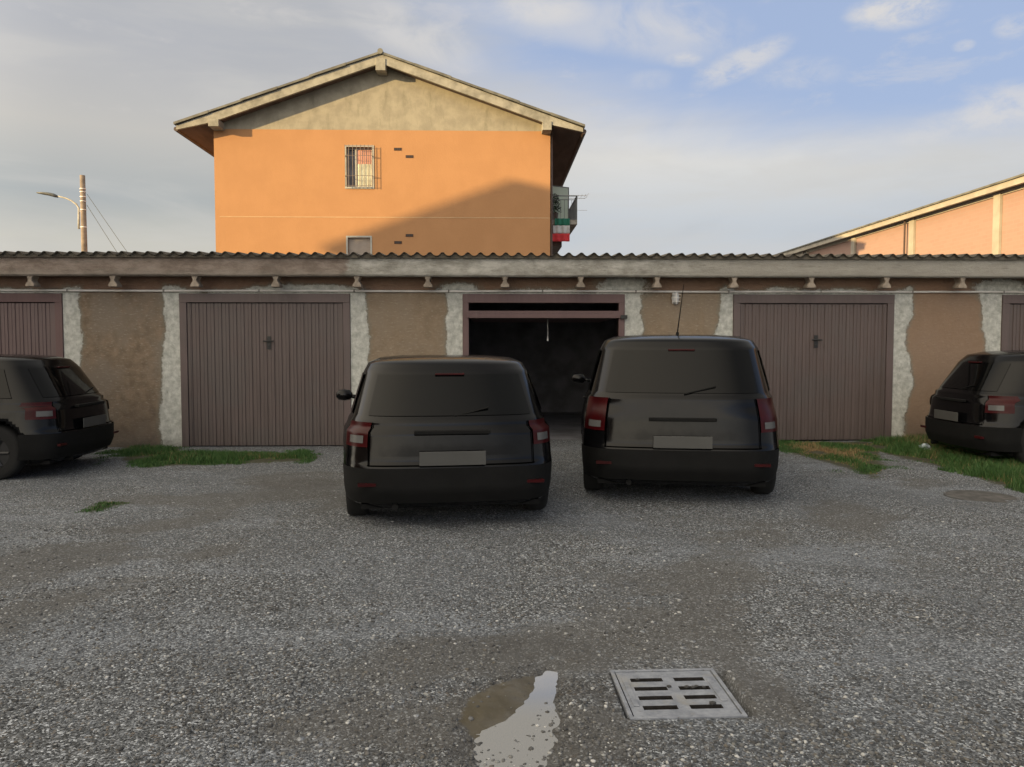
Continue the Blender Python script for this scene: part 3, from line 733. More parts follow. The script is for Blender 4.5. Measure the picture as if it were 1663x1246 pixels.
def rooftop(x): return (apx.z - (apx.x - x) * (apx.z - eL.z) / (apx.x - eL.x)) if x < apx.x else (apx.z - (x - apx.x) * (apx.z - eR.z) / (eR.x - apx.x))
def holes_wall(x0, x1, z0, z1, holes, y, depth):
    mb = HMB()
    bx = sorted({x0, x1} | {h[0] for h in holes} | {h[1] for h in holes}); bz = sorted({z0, z1} | {h[2] for h in holes} | {h[3] for h in holes})
    for i in range(len(bx) - 1):
        for j in range(len(bz) - 1):
            xm, zm = (bx[i] + bx[i + 1]) / 2, (bz[j] + bz[j + 1]) / 2
            if any(h[0] < xm < h[1] and h[2] < zm < h[3] for h in holes): continue
            mb.add([(bx[i], y, bz[j]), (bx[i + 1], y, bz[j]), (bx[i + 1], y, bz[j + 1]), (bx[i], y, bz[j + 1])], [(0, 1, 2, 3)])
    for a, b_, c_, d_ in holes:
        yy = y + depth
        mb.add([(a, y, c_), (b_, y, c_), (b_, y, d_), (a, y, d_), (a, yy, c_), (b_, yy, c_), (b_, yy, d_), (a, yy, d_)], [(0, 4, 5, 1), (1, 5, 6, 2), (2, 6, 7, 3), (3, 7, 4, 0)])
    return mb
w1 = (P(563, 300, HY).x, P(605, 300, HY).x, P(600, 304, HY).z, P(600, 239, HY).z)
w2 = (P(565, 400, HY).x, P(601.5, 400, HY).x, P(600, 449, HY).z, P(600, 386, HY).z)
mb = holes_wall(hxl, hxr, 0, zsp, [w1, w2], HY, .22)
mb.add([(hxl, HY, 0), (hxl, HY + HD, 0), (hxl, HY + HD, zsp), (hxl, HY, zsp)], [(0, 1, 2, 3)])
mb.add([(hxr, HY, 0), (hxr, HY + HD, 0), (hxr, HY + HD, zsp), (hxr, HY, zsp)], [(3, 2, 1, 0)])
mb.add([(hxl, HY + HD, 0), (hxr, HY + HD, 0), (hxr, HY + HD, zsp), (hxl, HY + HD, zsp)], [(0, 1, 2, 3)])
mb.build('wall', M_ORANGE, house, recalc=False)
T = .30                                   # roof slab under the covering
g = HMB(); poly = [(hxl, zsp), (hxr, zsp), (hxr, rooftop(hxr) - T), (apx.x, apx.z - T), (hxl, rooftop(hxl) - T)]
g.prism(poly, 'y', HY + .004, HY + .2); g.build('gable', M_GABLE, house)
g = HMB(); g.prism(poly, 'y', HY + HD - .2, HY + HD); g.build('gable', M_GABLE, house)
# string line of the joint
jl = HMB(); zj = P(600, 353, HY).z; jl.box(hxl + .15, hxr - .02, HY - .006, HY + .01, zj - .014, zj + .014); jl.build('joint_line', simple('joint_filler', (.48, .32, .18), .9, .1, 3), house)
# roof: verge boards, soffit slab and covering
def rfslab(name, mat, y0, y1, top, bot, mb=None):
    r = HMB() if mb is None else mb
    for sx, e in ((-1, eL), (1, eR)):
        xe = e.x; pts = [(apx.x, apx.z + top), (xe, e.z + top), (xe, e.z + top - max(.10, (top - bot) * .45)), (xe - sx * 1.15, rooftop(xe - sx * 1.15) + bot), (apx.x, apx.z + bot)]
        r.prism(pts, 'y', y0, y1)
    return r.build(name, mat, house)
yf = HY - .5
rfslab('verge_board', M_VERGE, yf, yf + .10, -.075, -.36)
rfslab('roof_slab', M_SOFFIT, yf + .101, HY + HD + .4, -.076, -.30)
# thin covering with slight overhang
cv = HMB()
for sx, e in ((-1, eL), (1, eR)):
    xe = e.x + sx * .06
    for i in range(6):                   # lapped sheets
        t0, t1 = i / 6, (i + 1) / 6 + .012
        xa = apx.x + (xe - apx.x) * t0; xb = apx.x + (xe - apx.x) * min(1, t1)
        za = apx.z + (e.z - apx.z) * t0; zb_ = apx.z + (e.z - apx.z) * min(1, t1)
        l_ = .012 * (i % 2)
        cv.prism([(xa, za + l_), (xb, zb_ + l_ + .006), (xb, zb_ - .055), (xa, za - .072)], 'y', yf - .06 - .01 * (i % 2), HY + HD + .45)
cv.build('roof_covering', M_ROOF, house)
rc = HMB(); rc.tube([(apx.x, yf - .09, apx.z - .01), (apx.x, HY + HD + .45, apx.z - .01)], .09, 10); rc.build('ridge_cap', M_ROOF, house)
for a, b_, t_, l_ in ((610, 626, 92, 114), (338, 355, 190, 205), (881, 896, 194, 211)):
    p0 = P(a, l_, yf - .03); p1 = P(b_, l_, yf - .03); t = P(a, t_ + 3, yf - .03)
    bmm = HMB(); bmm.box(p0.x, p1.x, yf - .03, HY + .1, p0.z, t.z); bmm.build('purlin_end', M_VERGE, house, bevel=.01)
# side gutters
for e, sx in ((eL, -1), (eR, 1)):
    gt = HMB(); gt.tube([(e.x + sx * .05, yf + .1, e.z - .16), (e.x + sx * .05, HY + HD, e.z - .16)], .075, 10); gt.build('roof_gutter', M_DKBROWN, house)
dp = HMB(); dp.tube([(hxr + .05, HY + .07, 0), (hxr + .05, HY + .07, zE - .1)], .04, 8); dp.build('corner_shadow_tube', M_DKBROWN, house)  # dark tube added for the shadow line along the right corner
# windows
def wbars(w, top_only=False):
    a, b_, c_, d_ = w; wd = .055
    f = HMB(); f.box(a - wd, a, HY - .02, HY + .03, c_ - wd, d_ + wd).box(b_, b_ + wd, HY - .02, HY + .03, c_ - wd, d_ + wd)
    f.box(a, b_, HY - .02, HY + .03, d_, d_ + wd).box(a, b_, HY - .03, HY + .03, c_ - wd, c_)
    return f.build('window', M_WHITE, house)
wd1 = wbars(w1); wd2 = wbars(w2)
a, b_, c_, d_ = w1
sm = HMB(); ix = .05; yy = HY + .14
xm = a + (b_ - a) * .34
sm.box(a, a + ix, yy, yy + .05, c_, d_).box(b_ - ix, b_, yy, yy + .05, c_, d_).box(a + ix, b_ - ix, yy, yy + .05, d_ - ix, d_).box(a + ix, b_ - ix, yy, yy + .05, c_, c_ + ix).box(xm - .03, xm + .03, yy - .01, yy + .05, c_ + ix, d_ - ix)
sm.build('sash', M_WHITE, wd1)
pn = HMB(); pn.box(xm + .03, b_ - ix, yy + .015, yy + .025, c_ + ix, d_ - ix); pn.build('pane', simple('orange_reflection_glass', (.55, .26, .17), .15, .1, 2), wd1)  # orange reflection put into the pane's own colour
sd = HMB(); sd.box(a + ix, xm - .03, yy + .06, yy + .08, c_ + ix, d_ - ix); sd.build('dark_opening', M_DARKIN, wd1)
cu = HMB(); zc_ = c_ + (d_ - c_) * .60; pts = []
for i in range(33): x = xm + .04 + (b_ - ix - xm - .05) * i / 32; pts.append((x, yy + .006 + .006 * math.sin(i * 1.3)))
cu.add([(p[0], p[1], c_ + ix) for p in pts] + [(p[0], p[1], zc_) for p in pts], [(i, i + 1, 34 + i, 33 + i) for i in range(32)])
cu.build('curtain', simple('pale_curtain', (.62, .62, .48), .9, .15, 5), wd1)
gr = HMB(); gyy = HY - .15
for i in range(8): x = a - .02 + (b_ - a + .04) * i / 7; gr.tube([(x, gyy, c_ - .02), (x, gyy, d_ + .04)], .010, 6)
for z in (c_ + .02, c_ + (d_ - c_) * .26, c_ + (d_ - c_) * .76, d_): gr.box(a - .02, b_ + .02, gyy - .006, gyy + .006, z - .007, z + .007)
for z in (c_ + (d_ - c_) * .26, c_ + (d_ - c_) * .76):
    for x in (a - .02, b_ + .02): gr.tube([(x, gyy, z), (x, HY, z)], .012, 6)
gr.build('grille', simple('brown_grille_iron', (.16, .12, .10), .6, .2, 8), wd1)
a, b_, c_, d_ = w2
sh = HMB()
for i in range(24):
    z = c_ + (d_ - c_) * i / 24; sh.box(a, b_, HY + .10, HY + .118, z + .004, z + (d_ - c_) / 24 - .002)
sh.box(a, b_, HY + .119, HY + .14, c_, d_); sh.build('roller_shutter', simple('grey_shutter', (.34, .29, .25), .7, .08, 4), wd2)
M_VENT = simple('vent_brown', (.055, .025, .018), .8, .2, 8)
for px, py in ((646, 242.5), (665, 254.5), (665, 382.5), (646.5, 394)):
    p = P(px, py, HY); v = HMB(); v.box(p.x - .125, p.x + .125, HY - .012, HY + .01, p.z - .045, p.z + .045)
    vo = v.build('vent', M_VENT, house)
    s = HMB()
    for dx_ in (-.07, 0, .07): s.box(p.x + dx_ - .022, p.x + dx_ + .022, HY - .017, HY - .0125, p.z - .03, p.z + .03)
    s.build('vent_slot', M_BLACKMET, vo)
# small shutter hooks on the left edge
for py in (262, 380):
    p = P(348, py, HY + .6); s = HMB(); s.box(hxl - .055, hxl - .001, HY + .5, HY + .58, p.z - .25, p.z + .25); s.build('shutter_edge', M_WHITE, house)
# balcony
by0, by1 = HY + 1.6, HY + 5.2; bz = P(900, 357, by0).z; bxr = P(937.5, 350, by0).x
bal = HMB(); bal.box(hxr, bxr, by0, by1, bz - .16, bz); balc = bal.build('balcony', M_CONC, house)
pl = HMB(); pl.box(hxr, bxr + .02, by0 - .02, by0, bz + .04, bz + .08)
ztr = P(900, 317.5, by0).z
M_RAIL = simple('grey_rail_metal', (.10, .11, .11), .5, .2, 6)
rl = HMB(); rl.box(hxr, bxr, by0, by0 + .03, ztr - .03, ztr).box(bxr - .03, bxr, by0, by1, ztr - .03, ztr).box(bxr - .04, bxr, by0, by0 + .04, bz, ztr)
zt2 = P(900, 324, by0).z; rl.box(hxr, bxr, by0, by0 + .02, zt2 - .02, zt2)
y = by0 + .12
while y < by1: rl.box(bxr - .025, bxr - .01, y, y + .015, bz, ztr - .03); y += .11
x = hxr + .1
while x < bxr - .05: rl.box(x, x + .012, by0 + .005, by0 + .018, bz, zt2 - .02); x += .13
rl.build('railing', M_RAIL, balc)
scp = HMB(); gx1 = P(924, 330, by0 + .6).x; zt = P(900, 301, by0 + .6).z; zt1 = P(924, 306, by0 + .6).z
scp.prism([(hxr, bz), (gx1, bz), (gx1, zt1), (hxr, zt)], 'y', by0 + .60, by0 + .615)
m, q, b, c = newmat('greenish_privacy_glass'); b.inputs['Base Color'].default_value = (.50, .60, .50, 1); b.inputs['Roughness'].default_value = .35
b.inputs['Transmission Weight'].default_value = .35
q.l(q.mix(q.noise(c, 3, 3), (.42, .52, .42), (.56, .66, .56)), b.inputs['Base Color'])
scp.build('privacy_screen', m, balc)
sf = HMB(); sf.box(gx1 - .03, gx1, by0 + .58, by0 + .63, bz, zt1 + .03); sf.prism([(hxr, zt), (gx1, zt1), (gx1, zt1 + .03), (hxr, zt + .03)], 'y', by0 + .58, by0 + .598); sf.build('screen_frame', M_RAIL, balc)
cb = HMB()
cb.prism([(hxr, bz - .161), (bxr - .15, bz - .161), (bxr - .15, bz - .33), (hxr + .9 * .5, bz - .75), (hxr, bz - .9)], 'y', by0 + 1.0, by0 + 1.35); cb.build('bracket', M_DKBROWN, balc)
# lower balcony edge and drying rack, flag, pot plant
lb = HMB(); zl = P(905, 396, by0 + .4).z; lb.box(hxr, P(912, 396, by0 + .4).x, by0 + .3, by1, zl - .12, zl + .08); lb.build('canopy', M_DKBROWN, house)
dk = empty('drying_rack', (bxr, by0 + .1, ztr), 'thin white clothes drying rack hooked over the balcony rail', 'drying rack')
mb = MB(); e = P(957, 313.5, by0).x - bxr
for yy in (0, .5): mb.tube([(-.45, yy, .02), (.35, yy, .015), (e, yy, .09)], .010, 6)
for t in (.15, .45, .75): mb.tube([(e * t, 0, .03 + .05 * t), (e * t, .5, .03 + .05 * t)], .006, 6)
mb.tube([(0, 0, .02), (0, 0, -.50), (.35, 0, -.50)], .008, 6)
mb.build('rack_frame', M_PIPE, dk)
fx0, fx1 = P(898, 370, by0 - .05).x, P(925, 370, by0 - .05).x
flag = empty('flag', ((fx0 + fx1) / 2, by0 - .05, bz), 'green, white and red flag hanging from the balcony of the orange house', 'flag')
def band(name, t_, b__, col, x0, x1):
    zt_, zb__ = P(900, t_, by0 - .05).z - bz, P(900, b__, by0 - .05).z - bz
    mb = MB(); pts = []; n = 24
    for j, z in enumerate(np.linspace(zt_, zb__, 5)):
        for i in range(n + 1):
            x = x0 + (x1 - x0) * i / n - flag.location.x; pts.append((x, .022 * math.sin(i * .75 + z * 2) - .03, z))
    mb.add(pts, [(j * (n + 1) + i, j * (n + 1) + i + 1, (j + 1) * (n + 1) + i + 1, (j + 1) * (n + 1) + i) for j in range(4) for i in range(n)])
    o = mb.build(name, simple(name, col, .85, .1, 4), flag, smooth=True)
    s = o.modifiers.new('thick', 'SOLIDIFY'); s.thickness = .004
band('green_band', 355, 366.5, (.02, .16, .11), fx0 + .06, fx1); band('white_band', 366.5, 379.5, (.55, .57, .58), fx0, fx1); band('red_band', 379.5, 392.5, (.60, .05, .06), fx0 - .05, fx1)
pp = empty('potted_plant', (hxr + .28, by0 + .3, bz), 'dark leafy potted plant standing in the corner of the balcony', 'plant')
mb = MB(); mb.tube([(0, 0, 0), (0, 0, .28)], [.12, .16], 12); mb.build('pot', M_DKBROWN, pp)
V = []; Fc = []
for i in range(420):
    a = random.random() * 2 * PI; r_ = random.random() ** .6 * .24; z = .3 + random.random() * .62; r_ *= (1.2 - (z - .3) * .8)
    c0 = Vector((r_ * math.cos(a), r_ * math.sin(a), z)); d1 = Vector((random.uniform(-1, 1), random.uniform(-1, 1), random.uniform(-.4, 1))).normalized() * .07; d2 = d1.cross(Vector((random.random(), random.random(), 1))).normalized() * .025
    bI = len(V); V += [c0, c0 + d1 * .5 + d2, c0 + d1, c0 + d1 * .5 - d2]; Fc.append((bI, bI + 1, bI + 2, bI + 3))
mb = MB(); mb.add(V, Fc); mb.build('foliage', simple('dark_foliage', (.03, .06, .03), .6, .4, 8), pp, recalc=False)

# ------------------------------------------------------------------ brick hall at right
XF = 16.0
def pxY(px): return PX(px, 400, XF)
hall_y0, hall_y1 = 4.0, pxY(1262).y
zv = PX(1620, 298, XF - .35).z; ztopv = zv
hall = empty('brick_hall', (XF, hall_y0, 0), 'long pale brick hall with cream pilasters and cream fascia at far right', 'building')
class FMB(MB):
    def build(s, name, mat, parent=None, **kw):
        s.v = [(x - XF, y - hall_y0, z) for x, y, z in s.v]; return MB.build(s, name, mat, parent, **kw)
m, q, b, c = newmat('pale_brick')
bk = q.n('ShaderNodeTexBrick'); bk.inputs['Scale'].default_value = 1.0; bk.inputs['Brick Width'].default_value = .30; bk.inputs['Row Height'].default_value = .13; bk.inputs['Mortar Size'].default_value = .012
sp = q.n('ShaderNodeSeparateXYZ'); q.l(c, sp.inputs[0]); cb_ = q.n('ShaderNodeCombineXYZ'); q.l(sp.outputs[1], cb_.inputs[0]); q.l(sp.outputs[2], cb_.inputs[1]); q.l(cb_.outputs[0], bk.inputs['Vector'])
bk.inputs['Color1'].default_value = (.36, .232, .19, 1); bk.inputs['Color2'].default_value = (.325, .208, .17, 1); bk.inputs['Mortar'].default_value = (.33, .24, .20, 1)
q.l(q.mix(q.math('MULTIPLY', q.noise(c, .7, 6, .65), .5), bk.outputs[0], (.34, .225, .185)), b.inputs['Base Color']); b.inputs['Roughness'].default_value = .95
M_BRICK = m
M_CREAM = simple('cream_precast', (.36, .335, .28), .9, .12, 2, bmp=.1)
zw = zv - .17
f = FMB(); f.box(XF, XF + .25, hall_y0, hall_y1, 0, zw).box(XF + .25, XF + 18, hall_y1 - .25, hall_y1, 0, zw).box(XF + .25, XF + 18, hall_y0, hall_y0 + .25, 0, zw).box(XF + 17.75, XF + 18, hall_y0 + .25, hall_y1 - .25, 0, zw); f.build('brick_wall', M_BRICK, hall)
ys_ = [PX(p, 400, XF).y for p in (1312, 1388, 1483, 1621)]; st_ = ys_[2] - ys_[3]
for i, y in enumerate(ys_ + [ys_[3] - st_, ys_[3] - 2 * st_]):
    if y < hall_y0 + .3: continue
    f = FMB(); f.box(XF - .10, XF - .001, y - .16, y + .16, 0, zw - .02); f.build('pilaster', M_CREAM, hall, bevel=.01)
f = FMB(); f.box(XF - .05, XF - .001, hall_y0, hall_y1, zw - .14, zw); f.build('wall_band', M_CREAM, hall)
f = FMB(); f.box(XF - .36, XF - .24, hall_y0 - .2, hall_y1 + .3, zv - .22, zv - .03); f.build('fascia', M_CREAM, hall)
f = FMB(); f.box(XF - .42, XF + 9, hall_y0 - .25, hall_y1 + .35, zv - .029, zv + .03); f.box(XF + 9, XF + 18.3, hall_y0 - .25, hall_y1 + .35, zv - .028, zv + .031); f.build('roof_edge', M_ROOF, hall)
f = FMB(); f.box(XF - .239, XF + 18.1, hall_y0 - .1, hall_y1 + .2, zw + .001, zv - .03); f.build('soffit', M_SOFFIT, hall)
for y in (ys_[2] + .34, ys_[0] + .1):
    f = FMB(); f.tube([(XF - .16, y, 0), (XF - .16, y, zw)], .035, 8); f.build('drainpipe', M_DKBROWN, hall)

# ------------------------------------------------------------------ buildings behind the camera that shade the yard
# left neighbour: gabled block whose shadow lies on the orange house
def caster():
    tgt = P(831, 291, HY); L = (HY + 3.6) / (math.cos(AZ)); Yg = HY - math.cos(AZ) * L
    L_ = (HY - Yg) / math.cos(AZ); ax = tgt.x - math.sin(AZ) * L_; az = tgt.z + math.tan(EL) * L_
    lft = P(526, 398, HY); wl = (tgt.x - lft.x); dl = tgt.z - lft.z; s = dl / wl
    wr = 7.2
    o = empty('gabled_apartment_house', (ax, Yg, 0), 'tall gabled apartment house out of view to the left', 'house')
    mb = MB(); ez = az - wl * s
    mb.prism([(-wl + 1.0, 0), (wr - 1.0, 0), (wr - 1.0, az - (wr - 1) * .32 - .3), (0, az - .3), (-wl + 1.0, az - (wl - 1) * s - .3)], 'y', -34, -.5); mb.build('wall', M_ORANGE, o)
    mb = MB()
    mb.prism([(-wl, ez), (0, az), (wr, az - wr * .32), (wr, az - wr * .32 - .28), (0, az - .29), (-wl, ez - .28)], 'y', -34.5, 0); mb.build('roof', M_ROOF, o)
caster()
# ------------------------------------------------------------------ pole, lamp and stays at left
PY = 22.7
pb = P(137, 400, PY); ptop = P(137, 285, PY)
pole = empty('utility_pole', (pb.x, PY, 0), 'tall plain concrete pole rising behind the garage roof at left', 'pole')
M_POLE = simple('tan_concrete_pole', (.22, .175, .135), .9, .25, 3)
mb = MB(); mb.tube([(0, 0, 0), (0, 0, ptop.z)], [.15, .105], 14); mb.build('shaft', M_POLE, pole, smooth=True)
for py in (307, 312, 320, 327, 341, 369): z = P(137, py, PY).z; mb = MB(); mb.tube([(0, 0, z - .02), (0, 0, z + .02)], .122, 14); mb.build('steel_band', M_PIPE, pole)
lampo = P(129, 343, PY)
sl = empty('street_lamp', (lampo.x, PY, P(128, 372, PY).z), 'flat grey street lamp on a curved arm strapped to the concrete pole', 'street lamp')
o_ = sl.location; arm = [P(x, y, PY) - o_ for x, y in ((128, 372), (128, 355), (128, 338), (124, 332), (116, 326), (107, 322), (99, 320), (93, 318.5))]
mb = MB(); mb.tube(arm, [.045, .045, .042, .04, .036, .034, .032, .03], 8); mb.build('arm', simple('galvanised_arm', (.42, .40, .34), .6, .2, 4), sl, smooth=True)
hd = [P(x, y, PY) - o_ for x, y in ((94, 319.5), (88, 317.5), (80, 315.5), (70, 314.2), (61, 313.4))]
mb = MB(); V = []; Fc = []
for p, (hw, hh) in zip(hd, ((.05, .05), (.12, .08), (.15, .07), (.15, .055), (.10, .03))):
    for a in range(10):
        t = 2 * PI * a / 10; V.append(p + Vector((0, hw * math.cos(t), hh * math.sin(t))))
for i in range(4):
    for a in range(10): Fc.append((i * 10 + a, i * 10 + (a + 1) % 10, (i + 1) * 10 + (a + 1) % 10, (i + 1) * 10 + a))
mb.add(V, Fc + [tuple(range(10)), tuple(range(40, 50))]); mb.build('lamp_head', simple('dark_grey_lamp', (.10, .105, .10), .5, .2, 5), sl, smooth=True)
for py in (343, 369): p = P(128, py, PY) - o_; mb = MB(); mb.tube([p, p + Vector((pb.x - lampo.x, 0, 0))], .02, 6); mb.build('strap', M_PIPE, sl)
for (x0, y0, x1, y1), lb_ in (((141, 315, 213, 414), 'outer one of two thin stay wires running down from the pole'), ((141, 333, 186, 400), 'inner one of two thin stay wires running down from the pole')):
    a = P(x0, y0, PY); b_ = P(x1, y1, PY); t = a.z / (a.z - b_.z); e = a + (b_ - a) * t
    s = empty('stay_wire', (e.x, PY, 0), lb_, 'wire', 'stay wires of the concrete pole')
    mb = MB(); A = a - Vector((e.x, PY, 0)); mb.tube([A.lerp(Vector((0, 0, 0)), u) - Vector((0, 0, .25 * math.sin(PI * u) * .6)) for u in np.linspace(0, 1, 9)], .011, 5); mb.build('cable', M_RAIL, s)

# ------------------------------------------------------------------ drain grate
M_SLOT = simple('shade_black_slot', (.022, .019, .017), .9, .4, 40)  # slot walls coloured near black so the recesses look shaded
def grate():
    gx_ = (GR[1] - GR[0] + GR[2] - GR[3]).xy / 2; ang = math.atan2(gx_.y, gx_.x)
    o = empty('drain_grate', (GRC.x, GRC.y, -.008), 'square grey cast iron drain grate with eight slots set in the gravel', 'drain', rz=ang)
    w = ((GR[1] - GR[0]).xy.length + (GR[2] - GR[3]).xy.length) / 4; d = ((GR[0] - GR[3]).xy.length + (GR[1] - GR[2]).xy.length) / 4 * .985
    m, q, b, c = newmat('worn_cast_iron')
    n = q.noise(c, 14, 7, .7); n2 = q.noise(q.mapping(c, scale=(1, 3, 1)), 30, 5, .7)
    cc = q.mix(q.step(n, .3, .7), (.19, .205, .24), (.33, .35, .39)); cc = q.mix(q.step(n2, .58, .74), cc, (.12, .105, .09))
    cc = q.mix(q.math('MULTIPLY', q.step(q.noise(c, 5, 5, .6), .54, .68), .7), cc, (.30, .29, .265))
    q.l(cc, b.inputs['Base Color']); b.inputs['Roughness'].default_value = .55; b.inputs['Metallic'].default_value = .15
    bump(q, b, q.noise(c, 120, 4), .4, .003)
    fr = MB(); t = .016
    fr.box(-w, w, -d, -d + t, -.05, .004).box(-w, w, d - t, d, -.05, .004).box(-w, -w + t, -d + t, d - t, -.05, .004).box(w - t, w, -d + t, d - t, -.05, .004)
    fr.build('frame', m, o, bevel=.002)
    wi, di = w - t - .005, d - t - .005
    sx = [(-.76, -.10), (.14, .76)]; sy = [(-.66, .085), (-.24, .085), (.18, .085), (.60, .085)]
    bx = sorted([-wi, wi] + [wi * v for s_ in sx for v in s_]); by = sorted([-di, di] + [di * (c0 + s_ * h_) for c0, h_ in sy for s_ in (-1, 1)])
    pl = MB()
    for i in range(len(bx) - 1):
        for j in range(len(by) - 1):
            if i in (1, 3) and j in (1, 3, 5, 7): continue
            a, b1, c0, e = bx[i], bx[i + 1], by[j], by[j + 1]
            pl.add([(a, c0, 0), (b1, c0, 0), (b1, e, 0), (a, e, 0)], [(0, 1, 2, 3)])
    for i in (1, 3):
        for j in (1, 3, 5, 7):
            a, b1, c0, e = bx[i], bx[i + 1], by[j], by[j + 1]; sw = MB()
            sw.add([(a, c0, 0), (b1, c0, 0), (b1, e, 0), (a, e, 0), (a, c0, -.03), (b1, c0, -.03), (b1, e, -.03), (a, e, -.03)], [(0, 4, 5, 1), (1, 5, 6, 2), (2, 6, 7, 3), (3, 7, 4, 0)])
            sw.build('slot', M_SLOT, o, recalc=False)
    pl.build('grate_plate', m, o, recalc=False)
    for lug in ((wi * .80, wi * .93, -di * .45, di * .62), (-wi * .93, -wi * .82, -di * .6, di * .7)):
        rim = MB(); rim.box(*lug, .0005, .004); rim.build('raised_lug', m, o, bevel=.001)
    pit = MB(); pit.box(-wi, wi, -di, di, -.20, -.17); pit.build('dark_bed', simple('shade_black_silt', (.008, .007, .006), .8, .3, 20), o)  # pit bottom blackened too, painting the darkness below the slots
    st = MB()
    for (u, v, s_) in ((.60, -.55, .013), (.30, .20, .010), (-.62, .60, .008), (-.05, .24, .009), (.50, .22, .008), (.42, .18, .009), (.64, .17, .007)):
        J = IV * (1 + .2 * (RNG.random((12, 1)) if len(IV) == 12 else RNG.random((len(IV), 1)))) * s_
        J = J * np.array([1.2, .9, .6]) + np.array([u * wi, v * di, .004]); st.add([tuple(p) for p in J], [tuple(f_) for f_ in IF])
    tag(st.build('stone_chips', M_STONE), 'few pale stone chips lying on the drain grate', 'gravel', kind='stuff').matrix_world = Matrix.Translation(o.location) @ Matrix.Rotation(ang, 4, 'Z')
grate()
# round cover half buried at right
cv_ = G(1593, 804, .03); z_ = float(zat([cv_.x], [cv_.y])[0])
mc = empty('manhole_cover', (cv_.x, cv_.y, z_), 'round dark drain cover nearly flush with the gravel at right', 'drain')
mb = MB(); mb.tube([(0, 0, -.03), (0, 0, .010)], .29, 32); mb.build('cover', simple('rusty_dark_iron', (.085, .08, .075), .8, .4, 9, bmp=.4), mc, bevel=.004)
mb = MB(); V = []; Fc = []
for i in range(40):
    a = 2 * PI * i / 40
    for r_, z in ((.29, -.02), (.293, .012), (.31, .012), (.315, -.02)): V.append((r_ * math.cos(a), r_ * math.sin(a), z))
for i in range(40):
    for j in range(3): Fc.append((i * 4 + j, i * 4 + j + 1, ((i + 1) % 40) * 4 + j + 1, ((i + 1) % 40) * 4 + j))
mb.add(V, Fc); mb.build('rim', simple('sunk_iron_rim', (.11, .11, .11), .9, .3, 9), mc)

# ------------------------------------------------------------------ parked cars
def paint(name, col, rough=.3):
    m, q, b, c = newmat(name)
    q.l(q.mix(q.noise(c, 2.5, 5, .6), col, tuple(x * 1.3 for x in col)), b.inputs['Base Color'])
    b.inputs['Specular IOR Level'].default_value = .26
    q.l(q.step(q.noise(c, 5, 6, .7), .3, .8, rough, rough + .15), b.inputs['Roughness'])
    return m
M_CAR = paint('black_car_paint', (.0025, .0025, .003), .10); 
M_TRIM = simple('black_car_plastic', (.005, .005, .005), .7, .2, 8, bmp=.15, bscale=200, spec=.2)
M_CGL = simple('tinted_car_glass', (.002, .0022, .0025), .06, .1, 2, spec=.22)
M_TYRE = simple('tyre_rubber', (.007, .007, .007), .9, .2, 20)
M_RIM = simple('dark_wheel_rim', (.03, .03, .032), .45, .2, 8, metal=.6)
M_TAIL = simple('dark_red_tail_lamp', (.035, .002, .003), .3, .2, 6, spec=.2)
M_PLATE = simple('blank_number_plate', (.06, .06, .057), .5, .08, 4)
def interp(tbl, z):
    for (a, *va), (b_, *vb) in zip(tbl[:-1], tbl[1:]):
        if z <= b_:
            t = (z - a) / (b_ - a) if b_ > a else 0; t = max(0, min(1, t)); return [p + (qv - p) * t for p, qv in zip(va, vb)]
    return list(tbl[-1][1:])
